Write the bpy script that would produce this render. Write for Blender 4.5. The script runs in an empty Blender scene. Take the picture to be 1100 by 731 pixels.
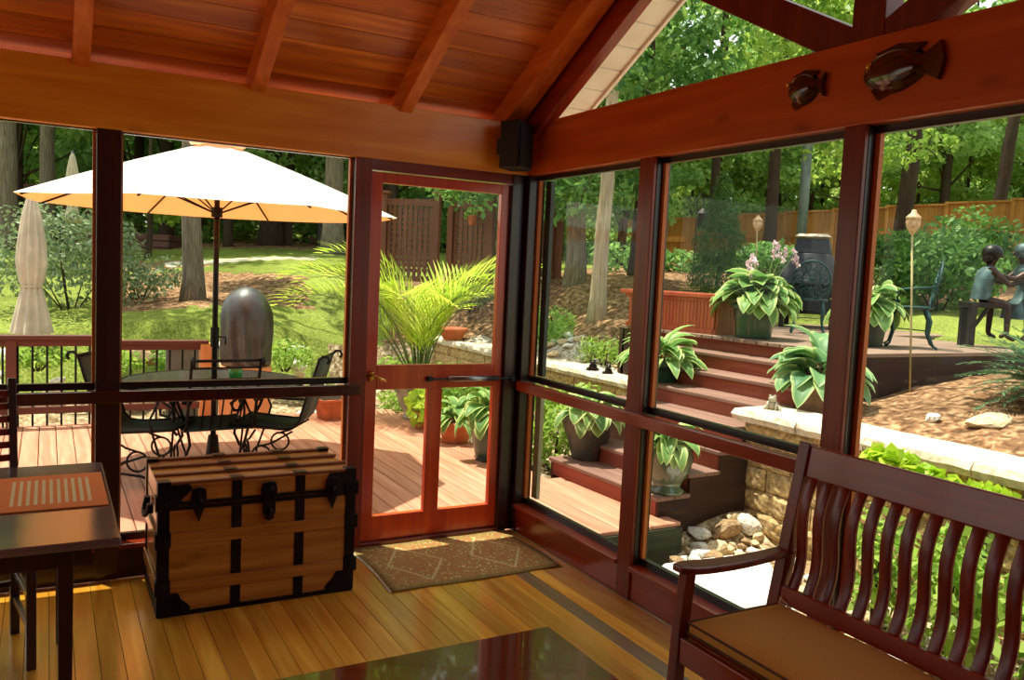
import bpy, math, random
import numpy as np
from mathutils import Vector, Matrix, Euler
random.seed(7)
SC = bpy.context.scene
COL = SC.collection
PI = math.pi

# ------------------------------------------------------------------ camera
F_PX = 897.95
CAM = Vector((-2.5767, -4.5075, 1.6371))
yaw, pitch, roll = 0.5096, -0.0821, 0.0467
fw = Vector((math.sin(yaw)*math.cos(pitch), math.cos(yaw)*math.cos(pitch), math.sin(pitch)))
r0 = Vector((math.cos(yaw), -math.sin(yaw), 0)); u0 = r0.cross(fw)
rt = math.cos(roll)*r0 + math.sin(roll)*u0
up = -math.sin(roll)*r0 + math.cos(roll)*u0
cd = bpy.data.cameras.new('camera'); cam = bpy.data.objects.new('camera', cd); COL.objects.link(cam)
cd.sensor_width = 36; cd.lens = F_PX/1100*36; cd.clip_start = .05; cd.clip_end = 400
m = Matrix((rt, up, -fw)).transposed().to_4x4(); m.translation = CAM
cam.matrix_world = m
SC.camera = cam

def D(x, y, d):      # a point seen in direction (x, y) of the survey photo at depth d metres
    return CAM + d*(fw + (x-550)/F_PX*rt - (y-365.5)/F_PX*up)

# ------------------------------------------------------------------ materials
def lin(c): return tuple(((v/255)/12.92 if v/255 <= .04045 else ((v/255+.055)/1.055)**2.4) for v in c)
def rgba(c): return (*lin(c), 1)
def newmat(name):
    m = bpy.data.materials.new(name); m.use_nodes = True
    nt = m.node_tree; b = nt.nodes['Principled BSDF']
    return m, nt, b
def ramp(nt, fac, stops):
    r = nt.nodes.new('ShaderNodeValToRGB'); el = r.color_ramp.elements
    el[0].position = stops[0][0]; el[0].color = rgba(stops[0][1])
    el[1].position = stops[-1][0]; el[1].color = rgba(stops[-1][1])
    for p, c in stops[1:-1]:
        e = el.new(p); e.color = rgba(c)
    nt.links.new(fac, r.inputs[0]); return r.outputs[0]
def texco(nt, scale=(1,1,1), kind='Object', rot=(0,0,0)):
    t = nt.nodes.new('ShaderNodeTexCoord'); mp = nt.nodes.new('ShaderNodeMapping')
    mp.inputs['Scale'].default_value = scale; mp.inputs['Rotation'].default_value = rot
    nt.links.new(t.outputs[kind], mp.inputs[0]); return mp.outputs[0]
def noise(nt, vec, scale, detail=4, dist=0):
    n = nt.nodes.new('ShaderNodeTexNoise'); n.inputs['Scale'].default_value = scale
    n.inputs['Detail'].default_value = detail; n.inputs['Distortion'].default_value = dist
    nt.links.new(vec, n.inputs['Vector']); return n.outputs['Fac']
def mixc(nt, fac, a, b, mode='MIX'):
    mx = nt.nodes.new('ShaderNodeMix'); mx.data_type = 'RGBA'; mx.blend_type = mode
    for s, v in ((0, fac), (6, a), (7, b)):
        if isinstance(v, (int, float)): mx.inputs[s].default_value = v
        elif isinstance(v, tuple): mx.inputs[s].default_value = (*v[:3], 1)
        else: nt.links.new(v, mx.inputs[s])
    return mx.outputs[2]
def bump(nt, b, h, strength=.3, dist=.01):
    bp = nt.nodes.new('ShaderNodeBump'); bp.inputs['Strength'].default_value = strength
    bp.inputs['Distance'].default_value = dist
    nt.links.new(h, bp.inputs['Height']); nt.links.new(bp.outputs[0], b.inputs['Normal'])
def plain(name, c, rough=.5, metal=0, var=.12, sc=6, bmp=0, spec=.5, coat=0):
    m, nt, b = newmat(name)
    v = texco(nt); n = noise(nt, v, sc, 5)
    d = tuple(max(0, x*(1-var)) for x in c); l = tuple(min(255, x*(1+var)) for x in c)
    nt.links.new(ramp(nt, n, [(.3, d), (.7, l)]), b.inputs['Base Color'])
    b.inputs['Roughness'].default_value = rough; b.inputs['Metallic'].default_value = metal
    b.inputs['Specular IOR Level'].default_value = spec
    b.inputs['Coat Weight'].default_value = coat
    if bmp: bump(nt, b, n, bmp, .01)
    return m
def wood(name, c1, c2, axis='x', rough=.35, island=.0, knots=0, coat=0, fine=1.0, bmp=.08, gapc=None, spec=.5):
    """grain stretched along an axis; per-board shift by island"""
    m, nt, b = newmat(name)
    s = {'x': (.6, 9, 9), 'y': (9, .6, 9), 'z': (9, 9, .6)}[axis]
    v = texco(nt, s)
    if island:
        g = nt.nodes.new('ShaderNodeNewGeometry'); ad = nt.nodes.new('ShaderNodeVectorMath'); ad.operation = 'ADD'
        sc_ = nt.nodes.new('ShaderNodeVectorMath'); sc_.operation = 'SCALE'; sc_.inputs[0].default_value = (37, 53, 71)
        nt.links.new(g.outputs['Random Per Island'], sc_.inputs['Scale'])
        nt.links.new(v, ad.inputs[0]); nt.links.new(sc_.outputs[0], ad.inputs[1]); v = ad.outputs[0]
    n = noise(nt, v, 2.2*fine, 6, .6)
    col = ramp(nt, n, [(.3, c1), (.52, tuple((a+b_)/2 for a, b_ in zip(c1, c2))), (.7, c2)])
    if island:
        k = nt.nodes.new('ShaderNodeMapRange'); k.inputs[3].default_value = 1-island; k.inputs[4].default_value = 1+island*.6
        nt.links.new(g.outputs['Random Per Island'], k.inputs[0])
        hs = nt.nodes.new('ShaderNodeHueSaturation'); nt.links.new(k.outputs[0], hs.inputs['Value']); nt.links.new(col, hs.inputs['Color']); col = hs.outputs[0]
    if knots:
        s2 = {'x': (1, 2.4, 2.4), 'y': (2.4, 1, 2.4), 'z': (2.4, 2.4, 1)}[axis]
        vo = nt.nodes.new('ShaderNodeTexVoronoi'); vo.inputs['Scale'].default_value = knots
        nt.links.new(texco(nt, s2), vo.inputs['Vector'])
        kf = ramp(nt, vo.outputs['Distance'], [(.05, (170,170,170)), (.16, (0,0,0))])
        col = mixc(nt, kf, col, lin(tuple(x*.45 for x in c1)))
    nt.links.new(col, b.inputs['Base Color'])
    b.inputs['Roughness'].default_value = rough; b.inputs['Coat Weight'].default_value = coat
    b.inputs['Coat Roughness'].default_value = .12; b.inputs['Specular IOR Level'].default_value = spec
    if bmp: bump(nt, b, n, bmp, .006)
    return m
def leafmat(name, c1, c2, trans=.4, edge=None, rough=.45, sc=1.5):
    m, nt, b = newmat(name)
    g = nt.nodes.new('ShaderNodeNewGeometry')
    v = texco(nt); n = noise(nt, v, sc, 2)
    ad = nt.nodes.new('ShaderNodeMath'); ad.operation = 'ADD'
    mu = nt.nodes.new('ShaderNodeMath'); mu.operation = 'MULTIPLY'; mu.inputs[1].default_value = .5
    nt.links.new(g.outputs['Random Per Island'], mu.inputs[0]); nt.links.new(mu.outputs[0], ad.inputs[0]); 
    mu2 = nt.nodes.new('ShaderNodeMath'); mu2.operation = 'MULTIPLY'; mu2.inputs[1].default_value = .6
    nt.links.new(n, mu2.inputs[0]); nt.links.new(mu2.outputs[0], ad.inputs[1])
    col = ramp(nt, ad.outputs[0], [(.25, c1), (.8, c2)])
    if edge:
        at = nt.nodes.new('ShaderNodeAttribute'); at.attribute_name = 'edge'
        f = ramp(nt, at.outputs['Fac'], [(.62, (0,0,0)), (.95, (235,235,235))])
        col = mixc(nt, f, col, lin(edge))
    nt.links.new(col, b.inputs['Base Color']); b.inputs['Roughness'].default_value = rough
    b.inputs['Specular IOR Level'].default_value = .3
    tr = nt.nodes.new('ShaderNodeBsdfTranslucent'); nt.links.new(col, tr.inputs[0])
    mx = nt.nodes.new('ShaderNodeMixShader'); mx.inputs[0].default_value = trans
    nt.links.new(b.outputs[0], mx.inputs[1]); nt.links.new(tr.outputs[0], mx.inputs[2])
    nt.links.new(mx.outputs[0], nt.nodes['Material Output'].inputs[0])
    return m

M = {}
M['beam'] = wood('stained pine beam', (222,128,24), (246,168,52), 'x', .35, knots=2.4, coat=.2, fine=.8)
M['beam_shaded'] = wood('shaded pine beam along y', (176,70,8), (206,98,18), 'y', .35, knots=2.4, coat=.2, fine=.8)  # same pine as the front beam, backlit shade put into the colour
M['red'] = wood('redwood stain upright', (104,24,6), (140,40,12), 'z', .35, coat=.12)
M['redx'] = wood('redwood stain along x', (104,28,10), (140,44,16), 'x', .28, coat=.4)
M['maroonx'] = wood('dark maroon rail', (58,20,14), (82,30,20), 'x', .25, coat=.6)
M['redy'] = wood('redwood stain along y', (128,34,8), (164,54,16), 'y', .28, coat=.4)
M['framedark'] = wood('nearly black sash', (24,12,10), (38,18,14), 'x', .35, coat=.3)
M['dark'] = wood('dark mahogany stain', (40,16,12), (60,24,18), 'z', .35, coat=.3)
M['stop'] = wood('orange stop with sunlight in colour', (190,96,26), (222,128,44), 'z', .5)  # lighter wood colour carries the sunlight on the strips
M['stoppale'] = wood('weathered pale stop', (150,138,100), (182,170,128), 'z', .6)
M['doorwood'] = wood('door redwood', (180,50,10), (210,74,20), 'z', .28, coat=.4)
M['floor'] = wood('golden fir floor', (208,134,34), (242,182,66), 'y', .22, island=.32, coat=.6, fine=.9, bmp=.04)
M['ceil'] = wood('knotty pine ceiling', (172,80,12), (230,142,36), 'x', .4, island=.26, knots=2.0, coat=.25, fine=.8)
M['rafter'] = wood('rafter pine', (198,94,16), (228,132,34), 'y', .4, knots=1.3)
M['truss'] = wood('dark truss wood', (96,30,12), (126,44,18), 'z', .4)
M['soffit'] = plain('cream soffit board', (252,248,232), .5, var=.04)
M['deck'] = wood('weathered redwood deck', (172,112,84), (210,154,124), 'y', .6, island=.14, bmp=.12, spec=.3)
M['skirt_shaded'] = wood('brown skirt board darkened for shade', (50,34,28), (70,48,38), 'x', .7, spec=.2)  # shade on the terrace skirt and stair sides is put into this colour
M['updeck'] = wood('grey brown deck', (122,98,82), (156,128,108), 'x', .7, island=.12, bmp=.12, spec=.3)
M['tread'] = wood('worn tread', (118,86,72), (150,114,98), 'y', .65, island=.1, spec=.3)
M['riser'] = wood('red brown riser', (126,54,36), (150,74,52), 'y', .6, spec=.3)
M['rail'] = wood('brown deck rail', (84,44,34), (108,60,46), 'x', .5)
M['iron'] = plain('black wrought iron', (22,24,24), .4, .6, .2)
M['greeniron'] = plain('verdigris green cast iron', (26,64,60), .5, .4, .25, 20)
M['sling'] = plain('dark green sling mesh', (52,66,56), .7, 0, .1, 60)
M['brass'] = plain('brass', (214,170,80), .25, 1, .05)
M['steel'] = plain('brushed steel tube', (150,150,150), .3, 1, .05)
M['black'] = plain('matt black plastic', (14,14,17), .5, 0, .1)
M['grille'] = plain('black speaker cloth', (20,20,24), .9, 0, .2, 200)
M['terra'] = plain('terracotta', (186,96,52), .75, 0, .12, 8, .1)
M['brownpot'] = plain('brown clay pot', (128,92,64), .75, 0, .15, 8, .1)
M['stonepot'] = plain('grey stone urn', (158,154,132), .8, 0, .15, 12, .25)
M['greenpot'] = plain('dark green glazed pot', (24,64,48), .3, 0, .15, 5, 0, .5, .4)
M['darkpot'] = plain('dark grey green resin pot', (52,58,48), .45, 0, .2, 6)
M['glazedpot'] = plain('olive glazed pot', (78,92,70), .2, 0, .25, 4, 0, .5, .6)
M['soil'] = plain('potting soil', (60,42,30), .95, 0, .3, 40, .4)
M['block'] = plain('tan split face block', (178,150,104), .9, 0, .3, 26, 1.0)
M['cap'] = plain('pale stone cap', (214,196,170), .85, 0, .14, 18, .7)
M['rock'] = plain('tan river rock', (200,176,136), .8, 0, .25, 5, .4)
M['rock2'] = plain('grey pale rock', (214,206,192), .8, 0, .2, 5, .4)
M['rock3'] = plain('brown rock', (150,120,84), .8, 0, .25, 5, .4)
M['slab'] = plain('white limestone slab', (236,230,216), .7, 0, .04, 8, .1)
M['fencewood'] = wood('cedar fence board', (150,102,46), (182,132,64), 'z', .7, island=.12, spec=.2)
M['trellis'] = wood('brown lattice', (104,64,46), (132,84,58), 'z', .7, spec=.2)
M['bark'] = wood('grey bark', (96,84,70), (150,136,116), 'z', .95, fine=2.2, bmp=.9, spec=.1)
M['barkdark'] = wood('dark bark', (50,42,34), (84,70,56), 'z', .95, fine=2.2, bmp=.9, spec=.1)
M['barkred'] = plain('red brown bark', (112,70,54), .95, 0, .3, 7, 1)
M['barkpale'] = wood('pale bark', (150,130,104), (204,186,156), 'z', .95, fine=1.8, bmp=.7, spec=.1)
M['leafA'] = leafmat('mid green leaf', (98,150,60), (170,206,104), .6)
M['leafB'] = leafmat('deep green leaf', (78,128,62), (144,184,96), .6)
M['leafC'] = leafmat('yellow green leaf', (108,150,52), (186,212,98), .55)
M['leafD'] = leafmat('blue green leaf', (44,86,58), (104,142,96), .35)
M['leafE'] = leafmat('grey green leaf', (90,112,78), (150,168,120), .35)
M['forestA'] = leafmat('hazy woodland leaf', (134,176,92), (196,222,136), .6)  # paler leaf colours stand in for haze in the woods
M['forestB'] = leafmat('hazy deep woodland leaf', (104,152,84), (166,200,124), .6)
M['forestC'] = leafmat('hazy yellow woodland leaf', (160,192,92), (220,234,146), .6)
M['pine'] = leafmat('pine green needle', (40,84,36), (96,136,60), .35)
M['shrubleaf'] = leafmat('shaded shrub leaf', (58,104,46), (126,168,80), .45)
M['hosta'] = leafmat('variegated hosta leaf', (92,140,66), (138,180,96), .4, edge=(222,232,150), sc=3)
M['hostab'] = leafmat('blue green hosta leaf', (84,134,88), (136,178,120), .4, edge=(206,222,150), sc=3)
M['palm'] = leafmat('palm frond', (150,184,40), (220,232,96), .5)
M['yellowleaf'] = leafmat('chartreuse leaf', (150,190,30), (214,232,80), .5)
M['stem'] = plain('green stem', (84,110,50), .7)
M['bloom'] = leafmat('pale pink bloom', (226,190,200), (244,222,226), .4)
M['bronze'] = plain('dark bronze', (46,42,40), .4, .7, .35, 9)
M['verdigris'] = plain('verdigris bronze', (78,100,98), .55, .45, .35, 9, .2)
M['reddish'] = plain('bronze skin tone', (62,46,40), .4, .7, .3, 9)
M['silver'] = plain('silver grey grill cover', (58,58,57), .45, .0, .3, 7, .6, .6, .15)
M['fishglaze'] = plain('glossy dark red glaze', (56,13,8), .15, 0, .4, 18, .3, .6, .8)
M['orangecab'] = wood('orange cedar cabinet', (196,136,84), (222,160,104), 'z', .55)
M['planterred'] = wood('orange red planter box', (160,62,30), (188,84,42), 'z', .5)
M['fabricbeige'] = plain('beige canvas', (206,190,164), .85, 0, .1, 5, .15)
M['vtable'] = plain('grey green glass table', (110,124,122), .12, 0, .1, 3)
M['torchhead'] = plain('woven cane torch', (196,160,120), .6, 0, .2, 30, .3)
M['cane'] = plain('bamboo pole', (176,160,108), .5, 0, .15)
M['greypole'] = plain('galvanised grey pole', (120,130,126), .5, .5, .1)
M['farwood'] = wood('dark timber edging', (84,50,38), (110,66,48), 'x', .7)
def canopy_mat():
    m, nt, b = newmat('cream umbrella canvas')
    b.inputs['Base Color'].default_value = rgba((255,248,236)); b.inputs['Roughness'].default_value = .8
    tr = nt.nodes.new('ShaderNodeBsdfTranslucent'); tr.inputs[0].default_value = rgba((255,138,36))
    mx = nt.nodes.new('ShaderNodeMixShader'); mx.inputs[0].default_value = .30
    nt.links.new(b.outputs[0], mx.inputs[1]); nt.links.new(tr.outputs[0], mx.inputs[2])
    nt.links.new(mx.outputs[0], nt.nodes['Material Output'].inputs[0]); return m
M['canopy'] = canopy_mat()
def glass_mat():
    m, nt, b = newmat('clear window pane'); nt.nodes.remove(b)
    tr = nt.nodes.new('ShaderNodeBsdfTransparent'); tr.inputs[0].default_value = (.93,.95,.93,1)
    gl = nt.nodes.new('ShaderNodeBsdfGlossy'); gl.inputs['Roughness'].default_value = .02
    lw = nt.nodes.new('ShaderNodeLayerWeight'); lw.inputs['Blend'].default_value = .5
    pw = nt.nodes.new('ShaderNodeMath'); pw.operation = 'POWER'; pw.inputs[1].default_value = 4
    nt.links.new(lw.outputs['Facing'], pw.inputs[0])
    fr = nt.nodes.new('ShaderNodeMath'); fr.operation = 'MULTIPLY_ADD'; fr.inputs[1].default_value = .25; fr.inputs[2].default_value = .01
    nt.links.new(pw.outputs[0], fr.inputs[0])
    mx = nt.nodes.new('ShaderNodeMixShader')
    nt.links.new(fr.outputs[0], mx.inputs[0]); nt.links.new(tr.outputs[0], mx.inputs[1]); nt.links.new(gl.outputs[0], mx.inputs[2])
    nt.links.new(mx.outputs[0], nt.nodes['Material Output'].inputs[0]); return m
M['glass'] = glass_mat()
def ctable_mat():
    m, nt, b = newmat('polished dark table top')
    b.inputs['Base Color'].default_value = rgba((124,50,14)); b.inputs['Roughness'].default_value = .12
    b.inputs['Coat Weight'].default_value = .8; b.inputs['Coat Roughness'].default_value = .03; b.inputs['Specular IOR Level'].default_value = .5
    return m
M['ctable'] = ctable_mat()
def top_mat():
    m, nt, b = newmat('dark table top with sheen')
    v = texco(nt, (.6, 9, 9)); n = noise(nt, v, 2, 5)
    nt.links.new(ramp(nt, n, [(.3, (84,70,74)), (.7, (116,100,104))]), b.inputs['Base Color'])
    b.inputs['Roughness'].default_value = .25; b.inputs['Coat Weight'].default_value = 1; b.inputs['Coat Roughness'].default_value = .15; b.inputs['Coat IOR'].default_value = 1.8
    return m
M['dtable'] = top_mat()
def cushion_mat():
    m, nt, b = newmat('golden brown woven cushion')
    w = nt.nodes.new('ShaderNodeTexWave'); w.inputs['Scale'].default_value = 60; w.bands_direction = 'Y'
    nt.links.new(texco(nt), w.inputs['Vector'])
    w2 = nt.nodes.new('ShaderNodeTexWave'); w2.inputs['Scale'].default_value = 60; w2.bands_direction = 'X'
    nt.links.new(texco(nt), w2.inputs['Vector'])
    f = nt.nodes.new('ShaderNodeMath'); f.operation = 'MULTIPLY'
    nt.links.new(w.outputs['Fac'], f.inputs[0]); nt.links.new(w2.outputs['Fac'], f.inputs[1])
    nt.links.new(ramp(nt, f.outputs[0], [(0, (180,112,32)), (.6, (222,158,60))]), b.inputs['Base Color'])
    b.inputs['Roughness'].default_value = .85; bump(nt, b, f.outputs[0], .3, .002); return m
M['cushion'] = cushion_mat()
def rug_mat():
    m, nt, b = newmat('fringed kilim rug')
    v = texco(nt, (1,1,1), 'UV')
    sx = nt.nodes.new('ShaderNodeSeparateXYZ'); nt.links.new(v, sx.inputs[0])
    def mth(op, a, c=None, d=None):
        n = nt.nodes.new('ShaderNodeMath'); n.operation = op
        for i, q in enumerate((a, c, d)):
            if q is None: continue
            if isinstance(q, (int, float)): n.inputs[i].default_value = q
            else: nt.links.new(q, n.inputs[i])
        return n.outputs[0]
    U, V = sx.outputs[0], sx.outputs[1]
    du = mth('ABSOLUTE', mth('SUBTRACT', U, .5)); dv = mth('ABSOLUTE', mth('SUBTRACT', V, .5))
    n1 = noise(nt, texco(nt, (60, 34, 1), 'UV'), 1.5, 3)
    vo = nt.nodes.new('ShaderNodeTexVoronoi'); vo.inputs['Scale'].default_value = 1; vo.distance = 'MANHATTAN'
    nt.links.new(texco(nt, (44, 26, 1), 'UV'), vo.inputs['Vector'])
    base = ramp(nt, vo.outputs['Distance'], [(.2, (250,236,176)), (.34, (190,166,84)), (.55, (140,120,52)), (.8, (168,98,50))])
    # two big diamond medallions
    pu = mth('ABSOLUTE', mth('SUBTRACT', mth('FRACT', mth('MULTIPLY', U, 2.0)), .5))
    dm = mth('ADD', mth('MULTIPLY', pu, 1.2), dv)
    ring = mth('MULTIPLY', mth('GREATER_THAN', dm, .36), mth('LESS_THAN', dm, .40))
    inner = mth('LESS_THAN', dm, .22)
    col = mixc(nt, mth('MULTIPLY', inner, .45), base, lin((168,92,48)))
    col = mixc(nt, mth('MULTIPLY', ring, .7), col, lin((222,206,150)))
    bord = mth('MAXIMUM', mth('GREATER_THAN', du, .46), mth('GREATER_THAN', dv, .43))
    col = mixc(nt, mth('MULTIPLY', bord, .6), col, lin((128,112,48)))
    col = mixc(nt, .35, col, ramp(nt, n1, [(.3, (100,84,40)), (.7, (196,170,104))]))
    nt.links.new(col, b.inputs['Base Color']); b.inputs['Roughness'].default_value = .95
    bump(nt, b, n1, .5, .004); return m
M['rug'] = rug_mat()
M['fringe'] = plain('cream fringe', (222,212,180), .9)
def mat_placemat():
    m, nt, b = newmat('orange placemat with pale stripes')
    v = texco(nt, (1,1,1), 'UV'); sx = nt.nodes.new('ShaderNodeSeparateXYZ'); nt.links.new(v, sx.inputs[0])
    def mth(op, a, c):
        n = nt.nodes.new('ShaderNodeMath'); n.operation = op
        for i, q in enumerate((a, c)):
            if isinstance(q, (int, float)): n.inputs[i].default_value = q
            else: nt.links.new(q, n.inputs[i])
        return n.outputs[0]
    st = mth('LESS_THAN', mth('FRACT', mth('MULTIPLY', sx.outputs[0], 20.5), 0), .45)
    a = mth('MULTIPLY', mth('GREATER_THAN', sx.outputs[0], .38), mth('LESS_THAN', sx.outputs[0], .90))
    c = mth('MULTIPLY', mth('GREATER_THAN', sx.outputs[1], .14), mth('LESS_THAN', sx.outputs[1], .86))
    f = mth('MULTIPLY', st, mth('MULTIPLY', a, c))
    nt.links.new(mixc(nt, f, lin((240,136,56)), lin((240,216,160))), b.inputs['Base Color'])
    b.inputs['Roughness'].default_value = .9; return m
M['placemat'] = mat_placemat()
def ground_mat(name, stops, sc, sc2=0.8, bmp=.6, rough=.95):
    m, nt, b = newmat(name); v = texco(nt)
    n1 = noise(nt, v, sc, 8, .5); n2 = noise(nt, v, sc2, 3)
    c = ramp(nt, n1, stops); d = ramp(nt, n2, [(.3, (190,190,190)), (.7, (255,255,255))])
    nt.links.new(mixc(nt, 1.0, c, d, 'MULTIPLY'), b.inputs['Base Color']); b.inputs['Roughness'].default_value = rough
    b.inputs['Specular IOR Level'].default_value = .1
    bump(nt, b, n1, bmp, .03); return m
M['grass'] = ground_mat('lawn grass', [(.3, (96,112,44)), (.5, (134,146,62)), (.7, (170,176,88))], 30)
M['mulch'] = ground_mat('bark mulch', [(.32, (86,60,42)), (.5, (146,108,76)), (.68, (206,168,126))], 14, 1.1, 1)
M['gravel'] = ground_mat('pale gravel', [(.35, (150,130,104)), (.5, (206,190,164)), (.65, (240,230,212))], 24)
M['path'] = ground_mat('pale path', [(.3, (190,180,150)), (.7, (226,216,190))], 10)
M['dirt'] = ground_mat('stony bed', [(.35, (120,96,66)), (.5, (176,150,112)), (.65, (222,204,170))], 18)
def trunkwood(name, ax):
    return wood(name, (160,90,24), (206,140,56), ax, .35, fine=1.2, bmp=.1, island=.15, knots=3.0, coat=.7)
M['chest'] = trunkwood('aged pine chest board', 'x')
M['chesty'] = trunkwood('aged pine chest board side', 'y')
M['chestslat'] = wood('dark chest slat', (128,66,28), (156,88,40), 'x', .45)
M['chestiron'] = plain('blackened chest iron', (34,28,30), .4, .8, .3, 10)

# ------------------------------------------------------------------ mesh builder
class MB:
    def __init__(s): s.v = []; s.f = []; s.mi = []; s.uv = None
    def add(s, vs, fs, mi=0):
        o = len(s.v); s.v += [tuple(v) for v in vs]; s.f += [tuple(i+o for i in f) for f in fs]; s.mi += [mi]*len(fs); return s
    def box(s, a, b, mi=0, rot=None, piv=None):
        x0,y0,z0 = a; x1,y1,z1 = b
        if x0 > x1: x0, x1 = x1, x0
        if y0 > y1: y0, y1 = y1, y0
        if z0 > z1: z0, z1 = z1, z0
        vs = [Vector(p) for p in ((x0,y0,z0),(x1,y0,z0),(x1,y1,z0),(x0,y1,z0),(x0,y0,z1),(x1,y0,z1),(x1,y1,z1),(x0,y1,z1))]
        if rot is not None:
            c = Vector(piv) if piv is not None else Vector(((x0+x1)/2,(y0+y1)/2,(z0+z1)/2))
            R = Euler(rot).to_matrix(); vs = [c+R@(v-c) for v in vs]
        return s.add(vs, [(0,3,2,1),(4,5,6,7),(0,1,5,4),(1,2,6,5),(2,3,7,6),(3,0,4,7)], mi)
    def bar(s, p, q, w, h, mi=0, side=None):      # rectangular bar from p to q, w across, h in the other direction
        p = Vector(p); q = Vector(q); d = (q-p).normalized()
        sd = Vector(side) if side is not None else (Vector((0,0,1)) if abs(d.z) < .9 else Vector((1,0,0)))
        a = d.cross(sd).normalized(); b = a.cross(d).normalized()
        vs = []
        for c in (p, q):
            for i, j in ((-1,-1),(1,-1),(1,1),(-1,1)): vs.append(c + a*i*w/2 + b*j*h/2)
        return s.add(vs, [(0,1,2,3),(7,6,5,4),(0,4,5,1),(1,5,6,2),(2,6,7,3),(3,7,4,0)], mi)
    def tube(s, pts, r, n=8, mi=0, cap=True):
        pts = [Vector(p) for p in pts]; k = len(pts)
        rs = r if isinstance(r, (list, tuple)) else [r]*k
        vs = []; prev = None
        for i, p in enumerate(pts):
            t = (pts[min(i+1,k-1)]-pts[max(i-1,0)]).normalized()
            if prev is None:
                a = t.orthogonal().normalized()
            else:
                a = (prev - t*prev.dot(t)); a = a.normalized() if a.length > 1e-6 else t.orthogonal().normalized()
            prev = a; b = t.cross(a)
            for j in range(n):
                an = 2*PI*j/n; vs.append(p + (a*math.cos(an)+b*math.sin(an))*rs[i])
        fs = [(i*n+j, i*n+(j+1)%n, (i+1)*n+(j+1)%n, (i+1)*n+j) for i in range(k-1) for j in range(n)]
        if cap: fs += [tuple(range(n-1,-1,-1)), tuple((k-1)*n+j for j in range(n))]
        return s.add(vs, fs, mi)
    def lathe(s, prof, c=(0,0,0), n=24, mi=0, wob=None, cap=True):
        vs = []
        for i, (r, z) in enumerate(prof):
            for j in range(n):
                a = 2*PI*j/n; rr = r*(wob(a, i) if wob else 1)
                vs.append((c[0]+rr*math.cos(a), c[1]+rr*math.sin(a), c[2]+z))
        k = len(prof)
        fs = [(i*n+j, i*n+(j+1)%n, (i+1)*n+(j+1)%n, (i+1)*n+j) for i in range(k-1) for j in range(n)]
        if cap: fs += [tuple(range(n-1,-1,-1)), tuple((k-1)*n+j for j in range(n))]
        return s.add(vs, fs, mi)
    def prism(s, poly, ex, o=(0,0,0), ax=(1,0,0), ay=(0,0,1), mi=0):     # polygon in plane (ax, ay) extruded by vector ex
        o = Vector(o); ax = Vector(ax); ay = Vector(ay); ex = Vector(ex); n = len(poly)
        vs = [o+ax*x+ay*y for x, y in poly]; vs += [v+ex for v in vs]
        return s.add(vs, [tuple(range(n-1,-1,-1)), tuple(range(n,2*n))]+[(i,(i+1)%n,n+(i+1)%n,n+i) for i in range(n)], mi)
    def ball(s, c, r, n=10, k=7, mi=0, sq=(1,1,1)):
        c = Vector(c); vs = [c+Vector((0,0,-r*sq[2]))]
        for i in range(1, k):
            t = PI*i/k-PI/2
            for j in range(n):
                a = 2*PI*j/n; vs.append(c+Vector((r*sq[0]*math.cos(t)*math.cos(a), r*sq[1]*math.cos(t)*math.sin(a), r*sq[2]*math.sin(t))))
        vs.append(c+Vector((0,0,r*sq[2]))); L = len(vs)-1
        fs = [(0, 1+(j+1)%n, 1+j) for j in range(n)]
        fs += [(1+i*n+j, 1+i*n+(j+1)%n, 1+(i+1)*n+(j+1)%n, 1+(i+1)*n+j) for i in range(k-2) for j in range(n)]
        fs += [(1+(k-2)*n+j, 1+(k-2)*n+(j+1)%n, L) for j in range(n)]
        return s.add(vs, fs, mi)
    def build(s, name, mat, parent=None, smooth=False, bevel=0, loc=None, rot=None, sub=0, seg=2):
        me = bpy.data.meshes.new(name); me.from_pydata(s.v, [], s.f); 
        mats = mat if isinstance(mat, (list, tuple)) else [mat]
        for q in mats: me.materials.append(M[q] if isinstance(q, str) else q)
        if len(mats) > 1: me.polygons.foreach_set('material_index', s.mi)
        if smooth: me.polygons.foreach_set('use_smooth', [True]*len(me.polygons))
        me.update()
        o = bpy.data.objects.new(name, me); COL.objects.link(o)
        if parent: o.parent = parent
        if loc is not None: o.location = loc
        if rot is not None: o.rotation_euler = rot
        if bevel:
            b = o.modifiers.new('bevel', 'BEVEL'); b.width = bevel; b.segments = seg; b.limit_method = 'ANGLE'; b.angle_limit = .6
        if sub:
            b = o.modifiers.new('sub', 'SUBSURF'); b.levels = sub; b.render_levels = sub
        return o
def tag(o, label, cat, group=None, kind=None):
    o['label'] = label; o['category'] = cat
    if group: o['group'] = group
    if kind: o['kind'] = kind
    return o
def st(o, label=None):
    o['kind'] = 'structure'
    if label: o['label'] = label
    return o
def thing(name, label, cat, loc=(0,0,0), rz=0, group=None, kind=None):
    o = bpy.data.objects.new(name, None); COL.objects.link(o); o.empty_display_size = .1
    o.location = loc; o.rotation_euler = (0,0,rz); return tag(o, label, cat, group, kind)
def dup(root, loc, rz=0, label=None, group=None, scale=None):
    def cp(o, par):
        c = o.copy(); COL.objects.link(c); c.parent = par
        for ch in [x for x in bpy.data.objects if x.parent == o]: cp(ch, c)
        return c
    r = cp(root, None); r.location = loc; r.rotation_euler = (0,0,rz)
    if scale is not None: r.scale = scale if isinstance(scale, (tuple, list)) else (scale,)*3
    if label: r['label'] = label
    if group: r['group'] = group
    return r
def lookface(o): return o
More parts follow.
